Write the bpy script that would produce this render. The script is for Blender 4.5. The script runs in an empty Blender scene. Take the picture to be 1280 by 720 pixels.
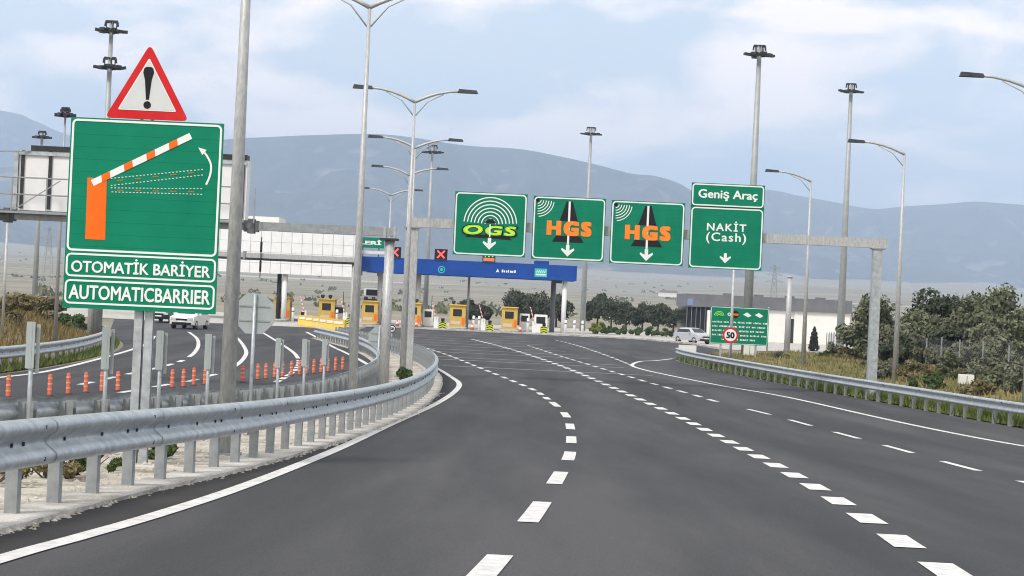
import bpy, bmesh, math, random
from mathutils import Vector, Matrix, noise
random.seed(7)
R = math.radians
scn = bpy.context.scene
C = scn.collection
# ------------------------------------------------------------------ survey frame
# camera stands at (0,0,CH); +Y runs down the motorway, Z is up, flat toll-plaza level is z = 0
F, YH, RO, CH = 2400.0, 374.0, .0454, 3.2
_c, _s = math.cos(RO), math.sin(RO)

def _raw(d):
    if d > 260:
        pts = [(260, 0), (600, .7), (1500, 11), (3000, 44), (4500, 84), (7000, 150), (14000, 300)]
        for (a, za), (b, zb) in zip(pts, pts[1:]):
            if d <= b: return za + (zb - za) * (d - a) / (b - a)
        return 300.
    a = -1.49 - .037 * d; b = -3.2; k = .35
    return max(a, b) + k * math.log(1 + math.exp(-abs(a - b) / k)) + 3.2
KN = [-60, -40, -20, -8, 0] + [2. * i for i in range(1, 41)] + [90. + 10 * i for i in range(18)] + \
     [300, 350, 420, 500, 600, 750, 900, 1100, 1300, 1500, 1800, 2200, 2600, 3000, 3500, 4000, 4500, 5200, 6000, 7000, 9000, 12000]
KZ = [_raw(d) for d in KN]
import bisect as _bs
def zg(d):
    i = min(max(_bs.bisect_right(KN, d) - 1, 0), len(KN) - 2)
    t = (d - KN[i]) / (KN[i + 1] - KN[i])
    return KZ[i] + (KZ[i + 1] - KZ[i]) * t
def sst(a, b, x):
    t = min(1, max(0, (x - a) / (b - a))); return t * t * (3 - 2 * t)
def corr(px, py):
    dx, dy = px - 640, py - 360
    return dx * _c + dy * _s, -dx * _s + dy * _c - (YH - 360)
def P(px, py, dz=0.):                   # where a surveyed sight line meets the ground
    u, v = corr(px, py); lo, hi = 3., 3000.
    for _ in range(60):
        m = (lo + hi) / 2
        if CH - v * m / F > zg(m) + dz: lo = m
        else: hi = m
    return (u * m / F, m)
def at(px, py, d):
    u, v = corr(px, py); return Vector((u * d / F, d, CH - v * d / F))
def lerp_line(pts, d):                  # x at depth d of a list of (x, d)
    if d <= pts[0][1]: a, b = pts[0], pts[1]
    elif d >= pts[-1][1]: a, b = pts[-2], pts[-1]
    else:
        for a, b in zip(pts, pts[1:]):
            if a[1] <= d <= b[1]: break
    return a[0] + (b[0] - a[0]) * (d - a[1]) / (b[1] - a[1])
def smooth(pts, n=8):                   # Catmull-Rom
    out = []; p = [pts[0]] + list(pts) + [pts[-1]]
    for i in range(1, len(p) - 2):
        a, b, c, e = [Vector(q) for q in p[i - 1:i + 3]]
        for k in range(n):
            t = k / n
            out.append(tuple(.5 * ((2 * b) + (c - a) * t + (2 * a - 5 * b + 4 * c - e) * t * t + (3 * b - a - 3 * c + e) * t ** 3)))
    out.append(tuple(pts[-1])); return out
def along(pts, step, start=0.):         # points with tangents every step metres
    out = []; L = 0; nxt = start
    for a, b in zip(pts, pts[1:]):
        a2, b2 = Vector(a), Vector(b); l = (b2 - a2).length
        while l > 0 and nxt <= L + l:
            out.append((a2.lerp(b2, (nxt - L) / l), (b2 - a2).normalized())); nxt += step
        L += l
    return out
def offset(pts, o):                     # + is to the right of travel
    out = []
    for i, p in enumerate(pts):
        a = Vector(pts[max(i - 1, 0)]); b = Vector(pts[min(i + 1, len(pts) - 1)])
        t = (b - a).normalized(); out.append((p[0] + t.y * o, p[1] - t.x * o))
    return out

RAIL_F = smooth([(-4.75, 6), (-4.5, 10), (-4.27, 14.5), (-4.12, 18.4), (-3.94, 21.1), (-3.74, 23.5), (-3.55, 26.5), (-3.2, 33.5), (-2.85, 42),
                 (-2.62, 49), (-2.5, 57), (-2.56, 66), (-2.95, 76), (-3.8, 86), (-5.1, 96), (-6.8, 106), (-9.2, 118), (-11.6, 128)])
RAIL_B = smooth([(-9.6, 12), (-7.6, 19), (-6.5, 25), (-5.8, 29.5), (-5.2, 37), (-4.75, 45), (-4.5, 54), (-4.55, 64), (-4.85, 73), (-5.6, 84), (-6.8, 95), (-8.6, 107), (-10.8, 118), (-13, 128)])
RAIL_R = smooth([(17.6, 32), (16.7, 42), (15.2, 55.5), (14.3, 66), (13.55, 73), (12.5, 82), (11.4, 93), (10.35, 105), (10.05, 112), (10.1, 116)])
RAIL_O = smooth([(-18.6, 30), (-17.6, 48), (-17.1, 62), (-17.5, 75), (-18.6, 86), (-20.2, 96), (-22.2, 105)])
def bump(x, d):
    z = 0
    if 20 < d < 240:
        xo = lerp_line(RAIL_O, min(d, 108)) - max(0, d - 108) * .5
        z += 1.9 * sst(.8, 7, xo - x) * sst(20, 50, d) * (1 - sst(150, 230, d)) * (1 + .25 * noise.noise((x * .2, d * .2, 3)))
        xr = lerp_line(RAIL_R, min(d, 116)) + max(0, d - 116) * .16
        z += .45 * sst(1.2, 8, x - xr) * (1 - sst(118, 145, d)) * (1 + .6 * noise.noise((x * .25, d * .25, 8)))
    return z
def zt(x, d): return zg(d) + bump(x, d)

# ------------------------------------------------------------------ materials
MATS = {}
def mat(name, col, rough=.6, metal=0., var=None, scale=8., spec=.5, bump_s=0., bscale=60., aniso=None, emit=None, detail=5):
    if name in MATS: return MATS[name]
    m = bpy.data.materials.new(name); m.use_nodes = True; nt = m.node_tree; b = nt.nodes['Principled BSDF']
    b.inputs['Base Color'].default_value = (*col, 1); b.inputs['Roughness'].default_value = rough
    b.inputs['Metallic'].default_value = metal; b.inputs['Specular IOR Level'].default_value = spec
    geo = nt.nodes.new('ShaderNodeTexCoord'); vec = geo.outputs['Object']
    if aniso:
        mp = nt.nodes.new('ShaderNodeMapping'); mp.inputs['Scale'].default_value = aniso
        nt.links.new(vec, mp.inputs['Vector']); vec = mp.outputs['Vector']
    if var:
        n = nt.nodes.new('ShaderNodeTexNoise'); n.inputs['Scale'].default_value = scale; n.inputs['Detail'].default_value = detail; n.inputs['Roughness'].default_value = .65
        nt.links.new(vec, n.inputs['Vector'])
        r = nt.nodes.new('ShaderNodeValToRGB'); cr = r.color_ramp
        cr.elements[0].position = .32; cr.elements[1].position = .68
        cr.elements[0].color = (*col, 1); cr.elements[1].color = (*var, 1)
        nt.links.new(n.outputs['Fac'], r.inputs['Fac']); nt.links.new(r.outputs['Color'], b.inputs['Base Color'])
    if bump_s:
        n2 = nt.nodes.new('ShaderNodeTexNoise'); n2.inputs['Scale'].default_value = bscale; n2.inputs['Detail'].default_value = 3
        nt.links.new(vec, n2.inputs['Vector'])
        bp = nt.nodes.new('ShaderNodeBump'); bp.inputs['Strength'].default_value = bump_s; bp.inputs['Distance'].default_value = .02
        nt.links.new(n2.outputs['Fac'], bp.inputs['Height']); nt.links.new(bp.outputs['Normal'], b.inputs['Normal'])
    if emit:
        b.inputs['Emission Color'].default_value = (*emit[0], 1); b.inputs['Emission Strength'].default_value = emit[1]
    MATS[name] = m; return m
GALV = mat('galvanised steel', (.31, .345, .365), .45, .5, (.54, .58, .60), 6, bump_s=.05, detail=9)
GALVD = mat('weathered galvanised steel', (.25, .27, .28), .5, .45, (.36, .385, .395), 7)
POLE = mat('galvanised pole', (.34, .35, .35), .5, .25, (.54, .55, .545), 7, aniso=(3, 3, .9))
MASTM = mat('mast steel', (.30, .32, .33), .55, .3, (.38, .40, .405), 3)
DARK = mat('dark fixture', (.03, .032, .035), .5, .2, (.06, .062, .066), 6, spec=.15)
GREEN = mat('sign green sheeting', (.0, .185, .10), .42, 0, (.004, .225, .125), 1.2, spec=.15)
GREEN2 = mat('overhead sign green', (.0, .175, .095), .45, 0, (.003, .215, .118), 1.1, spec=.15)
SWHITE = mat('sign white sheeting', (.74, .78, .77), .45, 0, (.82, .84, .83), 3, spec=.15)
SRED = mat('sign red sheeting', (.55, .012, .02), .4, 0, (.62, .03, .03), 3, spec=.15)
SBLACK = mat('sign black', (.012, .012, .014), .5, 0, (.02, .02, .022), 3, spec=.15)
SORANGE = mat('sign orange', (.86, .13, .01), .45, 0, (.9, .17, .015), 3, spec=.15)
SYEL = mat('sign yellow', (.75, .75, .02), .45, 0, (.8, .7, .03), 3)
SLIME = mat('sign lime', (.18, .75, .04), .45, 0, (.3, .8, .04), 3)
SBACK = mat('sign back aluminium', (.33, .38, .38), .5, .3, (.42, .46, .46), 3)
WHITE = mat('white cladding', (.70, .71, .72), .55, 0, (.80, .80, .80), 1.5)
WALLW = mat('white render', (.74, .73, .69), .7, 0, (.82, .81, .78), .8)
GREYC = mat('grey cladding', (.11, .115, .128), .6, 0, (.16, .165, .18), .7)
BLUE = mat('blue fascia', (.006, .05, .27), .4, 0, (.012, .07, .34), .5, spec=.2)
TEAL = mat('teal fascia', (.02, .45, .38), .45, 0, (.03, .5, .42), 1)
YELB = mat('toll booth yellow', (.50, .33, .07), .6, 0, (.60, .42, .12), 2, spec=.2)
YELP = mat('plastic barrier yellow', (.72, .50, .05), .5, 0, (.62, .42, .06), 3)
GLASS = mat('dark glass', (.015, .018, .022), .08, 0, (.03, .034, .04), 2)
ORPOST = mat('orange delineator', (.52, .10, .055), .7, 0, (.62, .17, .10), 4, spec=.2)
REDL = mat('red lamp cross', (.8, .02, .02), .5, emit=((1, .06, .05), 1.6))
GRNL = mat('green lamp arrow', (.05, .6, .05), .5, emit=((.2, .9, .08), .8))
TYRE = mat('tyre rubber', (.015, .015, .016), .8, 0, (.03, .03, .03), 9)
RIM = mat('alloy rim', (.4, .4, .42), .35, .7, (.5, .5, .5), 9)
CARW = mat('white car paint', (.70, .71, .72), .25, 0, (.76, .76, .77), 3)
CARS = mat('silver car paint', (.50, .52, .54), .28, .3, (.56, .58, .6), 3)
CARD = mat('dark car paint', (.03, .034, .04), .25, 0, (.05, .054, .06), 3)
LENS = mat('headlight lens', (.6, .62, .65), .1, .2, (.75, .76, .78), 6)
TAIL = mat('tail light lens', (.3, .01, .01), .2, 0, (.4, .02, .02), 6)
BARK = mat('bark', (.07, .055, .04), .9, 0, (.13, .10, .075), 9)
def leafmat(name, a, b, s=1.2):
    m = mat(name, a, .75, 0, b, s, spec=.2, detail=6); return m
LEAF1 = leafmat('olive foliage', (.034, .042, .022), (.20, .215, .125), 1.7)
LEAF2 = leafmat('dark pine foliage', (.022, .030, .018), (.095, .11, .065), 1.6)
LEAF3 = leafmat('grey green foliage', (.06, .068, .045), (.22, .225, .155), 1.8)
LEAF4 = leafmat('dry scrub foliage', (.09, .08, .04), (.27, .23, .12), 2.2)
LEAF5 = leafmat('cypress foliage', (.008, .012, .008), (.02, .026, .016), 3)
LEAF6 = leafmat('green shrub foliage', (.04, .07, .02), (.10, .15, .05), 2)
GRASSG = mat('green grass', (.07, .11, .025), .85, 0, (.16, .19, .055), .7, spec=.15)
GRASSD = mat('dry grass', (.10, .12, .04), .85, 0, (.34, .28, .13), .45, spec=.15)
GRASSL = mat('bank grass', (.12, .11, .045), .85, 0, (.27, .20, .09), .6, spec=.15)

def layered(name, cols, rough=.9, bump_s=.4, bscale=90, bigscale=.15, aniso=None, speck=0., sp=.2):
    """ground-like material: large patches x fine grain."""
    m = bpy.data.materials.new(name); m.use_nodes = True; nt = m.node_tree; b = nt.nodes['Principled BSDF']
    b.inputs['Roughness'].default_value = rough; b.inputs['Specular IOR Level'].default_value = .3
    tc = nt.nodes.new('ShaderNodeTexCoord'); vec = tc.outputs['Object']; v2 = vec
    if aniso:
        mp = nt.nodes.new('ShaderNodeMapping'); mp.inputs['Scale'].default_value = aniso
        nt.links.new(vec, mp.inputs['Vector']); v2 = mp.outputs['Vector']
    n = nt.nodes.new('ShaderNodeTexNoise'); n.inputs['Scale'].default_value = bigscale; n.inputs['Detail'].default_value = 8; n.inputs['Roughness'].default_value = .6
    nt.links.new(v2, n.inputs['Vector'])
    r = nt.nodes.new('ShaderNodeValToRGB'); cr = r.color_ramp
    while len(cr.elements) < len(cols): cr.elements.new(.5)
    for i, col in enumerate(cols):
        cr.elements[i].position = .5 - sp + 2 * sp * i / (len(cols) - 1); cr.elements[i].color = (*col, 1)
    nt.links.new(n.outputs['Fac'], r.inputs['Fac'])
    n2 = nt.nodes.new('ShaderNodeTexNoise'); n2.inputs['Scale'].default_value = bscale; n2.inputs['Detail'].default_value = 2
    nt.links.new(vec, n2.inputs['Vector'])
    mx = nt.nodes.new('ShaderNodeMix'); mx.data_type = 'RGBA'; mx.blend_type = 'OVERLAY'; mx.inputs[0].default_value = speck
    nt.links.new(r.outputs['Color'], mx.inputs[6]); nt.links.new(n2.outputs['Fac'], mx.inputs[7])
    nt.links.new(mx.outputs[2], b.inputs['Base Color'])
    bp = nt.nodes.new('ShaderNodeBump'); bp.inputs['Strength'].default_value = bump_s; bp.inputs['Distance'].default_value = .012
    nt.links.new(n2.outputs['Fac'], bp.inputs['Height']); nt.links.new(bp.outputs['Normal'], b.inputs['Normal'])
    return m
ASPH = layered('asphalt', [(.036, .037, .040), (.051, .052, .056), (.072, .072, .076)], .88, .7, 55, .30, (1.5, .16, 1), .6, .13)
ASPHD = layered('fresh black asphalt', [(.026, .026, .027), (.034, .034, .034), (.045, .044, .043)], .9, .5, 70, .9, None, .5)
CONC = layered('pale concrete', [(.30, .285, .25), (.45, .435, .40), (.56, .545, .51)], .9, .5, 30, 1.3, None, .5, .14)
GRAVEL = layered('pale gravel', [(.26, .225, .17), (.45, .42, .36), (.56, .535, .48)], .95, .9, 22, 1.1, None, .7, .14)
PLAINM = layered('plain soil and scrub', [(.13, .12, .085), (.30, .27, .205), (.19, .175, .125), (.50, .46, .39)], .95, .2, 2, .010, (.16, 1.0, 1), .2)
HILLM = layered('hill scrub', [(.018, .026, .026), (.065, .07, .062), (.030, .038, .038), (.21, .20, .18)], .95, .2, .05, .0085, None, .35)
PAINT = mat('white road paint', (.47, .47, .46), .75, 0, (.76, .76, .745), 7, bump_s=.2, spec=.2, detail=9)
PAINTW = mat('worn road paint', (.30, .30, .29), .8, 0, (.55, .55, .53), 9)
RUMBLE = mat('worn rumble strip', (.11, .11, .11), .8, 0, (.26, .26, .255), 1.5)

# ------------------------------------------------------------------ mesh helpers
class MB:
    def __init__(s): s.v = []; s.f = []; s.blk = []
    def add(s, vs, fs):
        o = len(s.v); s.blk.append((list(vs), list(fs))); s.v += [tuple(p) for p in vs]; s.f += [tuple(i + o for i in f) for f in fs]; return s
    def box(s, x0, x1, y0, y1, z0, z1):
        return s.add([(x0, y0, z0), (x1, y0, z0), (x1, y1, z0), (x0, y1, z0), (x0, y0, z1), (x1, y0, z1), (x1, y1, z1), (x0, y1, z1)],
                     [(0, 3, 2, 1), (4, 5, 6, 7), (0, 1, 5, 4), (1, 2, 6, 5), (2, 3, 7, 6), (3, 0, 4, 7)])
    def tube(s, pts, r, n=8, cap=True):
        pts = [Vector(p) for p in pts]; rs = r if isinstance(r, (list, tuple)) else [r] * len(pts); vs = []; fs = []
        up = None
        for i, p in enumerate(pts):
            t = (pts[min(i + 1, len(pts) - 1)] - pts[max(i - 1, 0)]).normalized()
            if up is None: up = Vector((0, 1, 0)) if abs(t.y) < .9 else Vector((1, 0, 0))
            a = t.cross(up).normalized(); b = t.cross(a).normalized(); up = -b if False else up
            for k in range(n):
                g = 2 * math.pi * k / n; vs.append(p + (a * math.cos(g) + b * math.sin(g)) * rs[i])
        for i in range(len(pts) - 1):
            for k in range(n):
                fs.append((i * n + k, i * n + (k + 1) % n, (i + 1) * n + (k + 1) % n, (i + 1) * n + k))
        if cap: fs += [tuple(range(n))[::-1], tuple(range((len(pts) - 1) * n, len(pts) * n))]
        return s.add(vs, fs)
    def bar(s, a, b, w, h=None):
        a, b = Vector(a), Vector(b); t = (b - a).normalized(); h = h or w
        up = Vector((0, 0, 1)) if abs(t.z) < .9 else Vector((0, 1, 0))
        x = t.cross(up).normalized() * w / 2; y = x.cross(t).normalized() * h / 2
        vs = [p + q for p in (a, b) for q in (-x - y, x - y, x + y, -x + y)]
        return s.add(vs, [(0, 1, 2, 3), (7, 6, 5, 4), (0, 4, 5, 1), (1, 5, 6, 2), (2, 6, 7, 3), (3, 7, 4, 0)])
    def prism(s, pts, y0, y1):          # outline (x,z) counter-clockwise seen from -y, front at y0
        n = len(pts)
        return s.add([(x, y0, z) for x, z in pts] + [(x, y1, z) for x, z in pts],
                     [tuple(range(n)), tuple(range(2 * n - 1, n - 1, -1))] + [(i, i + n, (i + 1) % n + n, (i + 1) % n) for i in range(n)])
    def ring(s, a, b, y0, y1, closed=True):  # band between two outlines of equal length
        n = len(a); vs = [(x, y0, z) for x, z in a] + [(x, y0, z) for x, z in b] + [(x, y1, z) for x, z in a] + [(x, y1, z) for x, z in b]
        fs = []
        for i in range(n if closed else n - 1):
            j = (i + 1) % n
            fs += [(i, j, n + j, n + i), (2 * n + i, 3 * n + i, 3 * n + j, 2 * n + j), (i, 2 * n + i, 2 * n + j, j), (n + i, n + j, 3 * n + j, 3 * n + i)]
        if not closed: fs += [(0, n, 3 * n, 2 * n), (n - 1, 3 * n - 1, 4 * n - 1, 2 * n - 1)]
        return s.add(vs, fs)
    def build(s, name, m, parent=None, smooth=False, fix=True):
        me = bpy.data.meshes.new(name); me.from_pydata(s.v, [], s.f)
        if fix:
            bm = bmesh.new(); bm.from_mesh(me); bmesh.ops.recalc_face_normals(bm, faces=bm.faces); bm.to_mesh(me); bm.free()
        me.materials.append(m)
        if smooth:
            for p in me.polygons: p.use_smooth = True
        o = bpy.data.objects.new(name, me); C.objects.link(o)
        if parent: o.parent = parent
        return o
def build_each(b, name, m, parent=None):      # every block its own part
    return [MB().add(*k).build(name, m, parent) for k in b.blk]
def absorb(o, b, m):                          # small surface detail goes into its part's own mesh
    bm = bmesh.new(); bm.from_mesh(o.data); o.data.materials.append(m); k = len(o.data.materials) - 1
    vs = [bm.verts.new(p) for p in b.v]
    for f in b.f:
        q = bm.faces.new([vs[i] for i in f]); q.material_index = k
    bm.to_mesh(o.data); bm.free(); return o
def tag(o, label=None, cat=None, group=None, kind=None):
    for k, v in (('label', label), ('category', cat), ('group', group), ('kind', kind)):
        if v: o[k] = v
    return o
def empty(name, loc, label, cat, group=None, rz=0.):
    o = bpy.data.objects.new(name, None); o.empty_display_size = .3; C.objects.link(o); o.location = loc; o.rotation_euler.z = rz
    return tag(o, label, cat, group)
def kids(o): return [c for c in C.objects if c.parent == o]
def resize(o, k): o.scale = (k, k, k); return o
def dup(o, loc=None, rz=None, label=None, parent=None, group=None, scale=None):
    c = o.copy(); C.objects.link(c)
    if parent: c.parent = parent
    if loc is not None: c.location = loc
    if rz is not None: c.rotation_euler.z = rz
    if label: c['label'] = label
    if group: c['group'] = group
    if scale: c.scale = scale
    for ch in kids(o): dup(ch, parent=c)
    return c
def struct(o): o['kind'] = 'structure'; return o
ORD = ['first', 'second', 'third', 'fourth', 'fifth', 'sixth', 'seventh', 'eighth', 'ninth', 'tenth', 'eleventh', 'twelfth', 'thirteenth', 'fourteenth',
       'fifteenth', 'sixteenth', 'seventeenth', 'eighteenth', 'nineteenth', 'twentieth', 'twenty-first', 'twenty-second', 'twenty-third', 'twenty-fourth',
       'twenty-fifth', 'twenty-sixth', 'twenty-seventh', 'twenty-eighth', 'twenty-ninth', 'thirtieth']

def sheet(name, poly, off, m, thick=0., kind='structure'):   # polygon draped on the carriageway profile
    bm = bmesh.new(); f = bm.faces.new([bm.verts.new((x, y, 0)) for x, y in poly])
    bmesh.ops.triangulate(bm, faces=[f])
    y0, y1 = min(p[1] for p in poly), max(p[1] for p in poly)
    for k in KN:
        if y0 < k < y1:
            bmesh.ops.bisect_plane(bm, geom=bm.verts[:] + bm.edges[:] + bm.faces[:], plane_co=(0, k, 0), plane_no=(0, 1, 0), dist=1e-5)
    for v in bm.verts: v.co.z = zg(v.co.y) + off
    bmesh.ops.recalc_face_normals(bm, faces=bm.faces)
    for f in bm.faces:
        if f.normal.z < 0: f.normal_flip()
    if thick:
        r = bmesh.ops.extrude_face_region(bm, geom=bm.faces[:])
        for v in [g for g in r['geom'] if isinstance(g, bmesh.types.BMVert)]: v.co.z += thick
        bmesh.ops.recalc_face_normals(bm, faces=bm.faces)
    me = bpy.data.meshes.new(name); bm.to_mesh(me); bm.free(); me.materials.append(m)
    o = bpy.data.objects.new(name, me); C.objects.link(o); o['kind'] = kind; return o
def stripes(name, segs, off, m):        # many painted quads/strips in one sheet; segs = list of (left pts, right pts)
    b = MB()
    for l, r in segs:
        vs = []
        for p, q in zip(l, r): vs += [(p[0], p[1], zg(p[1]) + off), (q[0], q[1], zg(q[1]) + off)]
        b.add(vs, [(2 * i, 2 * i + 1, 2 * i + 3, 2 * i + 2) for i in range(len(l) - 1)])
    return struct(b.build(name, m))
def cut(pts, s0, s1, step=.8):
    A = along(pts, .05 if s1 - s0 < 3 else .2); n = (.05 if s1 - s0 < 3 else .2)
    i0, i1 = int(s0 / n), min(int(s1 / n), len(A) - 1)
    if i1 - i0 < 2: return None
    k = max(2, int((s1 - s0) / step) + 1); idx = [round(i0 + (i1 - i0) * j / k) for j in range(k + 1)]
    return [tuple(A[i][0]) for i in idx]
def knotted(pts):                       # add points at profile knots so paint never sinks
    out = []
    for a, b in zip(pts, pts[1:]):
        out.append(a); ks = [k for k in KN if min(a[1], b[1]) + .02 < k < max(a[1], b[1]) - .02]
        if b[1] < a[1]: ks = ks[::-1]
        for k in ks: t = (k - a[1]) / (b[1] - a[1]); out.append((a[0] + (b[0] - a[0]) * t, k))
    out.append(pts[-1]); return out
def line(pts, w):
    pts = knotted(pts); return (offset(pts, -w / 2), offset(pts, w / 2))
def length(pts): return sum((Vector(b) - Vector(a)).length for a, b in zip(pts, pts[1:]))
def dashes(pts, dash, period, w, s0=0., s1=1e9):
    out = []; s = s0; L = min(length(pts), s1)
    while s + dash < L:
        c = cut(pts, s, s + dash)
        if c: out.append(line(c, w))
        s += period
    return out

# ------------------------------------------------------------------ setting: ground, roads
gb = MB(); NX = 90
for d in KN:
    w = max(75, .42 * d + 40)
    for i in range(NX + 1):
        x = -w + 2 * w * i / NX
        gb.v.append((x, d, zt(x, d) - .03 + (0 if d < 300 else .004 * d * noise.noise((x * .004, d * .002, 1)))))
for j in range(len(KN) - 1):
    for i in range(NX):
        a = j * (NX + 1) + i; gb.f.append((a, a + 1, a + NX + 2, a + NX + 1))
struct(gb.build('ground', PLAINM, smooth=True))

asph = offset(RAIL_F, .28)
asphR = offset(RAIL_R, -.12)
right_poly = [(x, d) for x, d in asph] + [(-12, 140), (-13.5, 182), (11.8, 179), (15.5, 167), (16.5, 150), (13.6, 128), (11, 119.5)] + asphR[::-1] + [(19.5, 12), (19.5, 2), (-4.6, 2)]
sheet('road', right_poly, 0, ASPH)
oppR = offset(RAIL_B, -.25)
opp_poly = [(x, d) for x, d in oppR] + [(-14.5, 150), (-16, 165), (-34, 165), (-27, 130), (-23, 112)] + offset(RAIL_O, .9)[::-1] + [(-18.5, 22), (-13, 12)]
sheet('opposite_carriageway', opp_poly, 0, ASPH)
# median between the two barriers
med = offset(RAIL_F, .28) + offset(RAIL_B, -.25)[::-1]
sheet('median_strip', med, -.006, GRAVEL)
# pale concrete footing under the near barrier posts
fl, fr = offset(RAIL_F, -.22), offset(RAIL_F, .30)
kb = sheet('concrete_kerb', fl + fr[::-1], -.02, CONC, .065)
for v in kb.data.vertices:
    q = noise.noise_vector(v.co * 5.3); v.co.x += q.x * .045; v.co.z += q.z * .012
# black shoulder between the edge line and the barrier
EDGEL = smooth([(-3.75, 8)] + [P(*p) for p in [(0, 700), (100, 672), (200, 643), (300, 610), (400, 571), (490, 530), (545, 505), (568, 490), (574, 480), (565, 472), (545, 460)]] + [(-4.55, 95), (-6.3, 106), (-8.8, 119)])
sh = [p for p in offset(RAIL_F, .305) if p[1] < 100]
sheet('shoulder', sh + [p for p in EDGEL if 8 <= p[1] < 100][::-1], .004, ASPHD)
marks = [line([p for p in EDGEL if p[1] > 8.5], .19)]
EDGER = smooth([(15.9, 24), (14.2, 36)] + [P(*p) for p in [(1280, 558), (1000, 500), (900, 482), (830, 468), (800, 461), (790, 456.5), (800, 452)]] + [(8.6, 112), (10.0, 117.5)])
marks.append(line(EDGER, .2))
stripes('edge_lines', marks, .010, PAINT)
L1 = smooth([(-.5, 9.5)] + [P(*p) for p in [(608, 714), (668, 642), (698, 596), (712, 569), (714, 549), (713, 535), (709, 522), (700, 511), (690, 503), (679, 495), (668, 488), (640, 476), (600, 460), (560, 444), (520, 431)]])
L2 = smooth([(3.2, 10)] + [P(*p) for p in [(1185, 715), (1133, 682), (1090, 653), (1022, 611), (975, 585), (940, 567), (900, 547), (840, 517), (760, 482), (700, 457), (640, 437), (590, 424)]])
L3 = smooth([(8.0, 12), (8.3, 24)] + [P(*p) for p in [(1197, 582), (1117, 560), (1057, 544), (1009, 531), (965, 519), (928, 510), (895, 502), (868, 494), (835, 485), (800, 475), (750, 460), (700, 445), (660, 432)]])
L4 = smooth([P(*p) for p in [(790, 457), (765, 447), (740, 438), (715, 430), (690, 424)]])
def s_at(pts, d):
    L = 0
    for a, b in zip(pts, pts[1:]):
        if a[1] <= d <= b[1]: return L + (Vector(b) - Vector(a)).length * (d - a[1]) / max(1e-6, b[1] - a[1])
        L += (Vector(b) - Vector(a)).length
    return L
dm = dashes(L1, 2.9, 6.3, .21, s_at(L1, 12.4) - 0, s_at(L1, 60)) + dashes(L1, 1.6, 3.2, .2, s_at(L1, 61))
dm += dashes(L2, 1.45, 2.85, .30, s_at(L2, 14.9) - 2.85) + dashes(L3, 3.0, 5.9, .16, s_at(L3, 34.1) - 17.7, s_at(L3, 64)) + dashes(L3, 1.6, 3.1, .2, s_at(L3, 65)) + dashes(L4, 1.6, 3.1, .2)
stripes('lane_dashes', dm, .008, PAINT)
# the opposite carriageway's lines
OA = smooth([(-15.7, 38), (-15.5, 52)] + [P(*p) for p in [(0, 472), (60, 464), (130, 447), (165, 437), (185, 429), (193, 420)]])
OB = smooth([P(*p) for p in [(100, 481), (150, 470), (192, 461), (212, 456), (225, 452), (235, 447), (243, 441), (248, 432), (246, 423), (236, 415)]])
OC = smooth([P(*p) for p in [(150, 491), (192, 484), (220, 479), (235, 477), (250, 473), (275, 466), (295, 457), (306, 446), (307, 437), (298, 424), (288, 417)]])
OD = smooth([P(*p) for p in [(345, 478), (362, 468), (373, 457), (372, 447), (362, 437), (337, 421), (325, 414)]])
OE = smooth([P(*p) for p in [(462, 457), (448, 449), (430, 440), (415, 433), (398, 423), (383, 415)]])
om = [line(OA, .22), line(OE, .22)] + dashes(OB, 2.2, 4.4, .22, 0, s_at(OB, 84)) + [line([p for p in OB if p[1] > 84], .2)] + \
     dashes(OC, 2.4, 4.6, .22, 0, s_at(OC, 72)) + [line([p for p in OC if p[1] > 72], .2)] + dashes(OD, 1.6, 2.6, .22, 0, s_at(OD, 88)) + [line([p for p in OD if p[1] > 88], .2)]
stripes('opposite_lane_lines', om, .008, PAINT)
# worn transverse rumble strips before the plaza
rb = []
for k, d in enumerate([88, 97, 101, 110, 116, 124, 131, 139, 147, 156, 165, 172]):
    x0 = lerp_line(EDGEL, min(d, 118)) + .6 - max(0, d - 118) * .1; x1 = min(lerp_line(L3, d) + 1.5, 8 + .05 * d)
    rb.append(([(x0, d), (x1, d - .6)], [(x0, d + .55), (x1, d - .05)]))
for i, (l, r) in enumerate(rb): rb[i] = (l, r)
stripes('rumble_strips', rb, .006, RUMBLE)
# a dark skid mark in the third lane
sk = [P(*p) for p in [(826, 492), (838, 494), (846, 500), (848, 507)]]
stripes('skid_mark', [line(smooth(sk, 4), .10)], .006, ASPHD)
# concrete apron of the toll plaza and the lay-by on the right
sheet('plaza_apron', [(-34, 164.5), (-15.8, 164.5), (-13.6, 181.5), (11.9, 178.6), (15.6, 166.6), (16.4, 152), (20, 152), (44, 172), (44, 235), (-60, 235), (-60, 175)], .004, CONC)
sheet('plaza_kerb', [(-13.6, 181.2), (11.9, 178.3), (15.6, 166.3), (16.4, 151), (16.8, 151), (16.1, 166.8), (12.2, 179.0), (-13.6, 182.0)], .004, CONC, .14)
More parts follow.
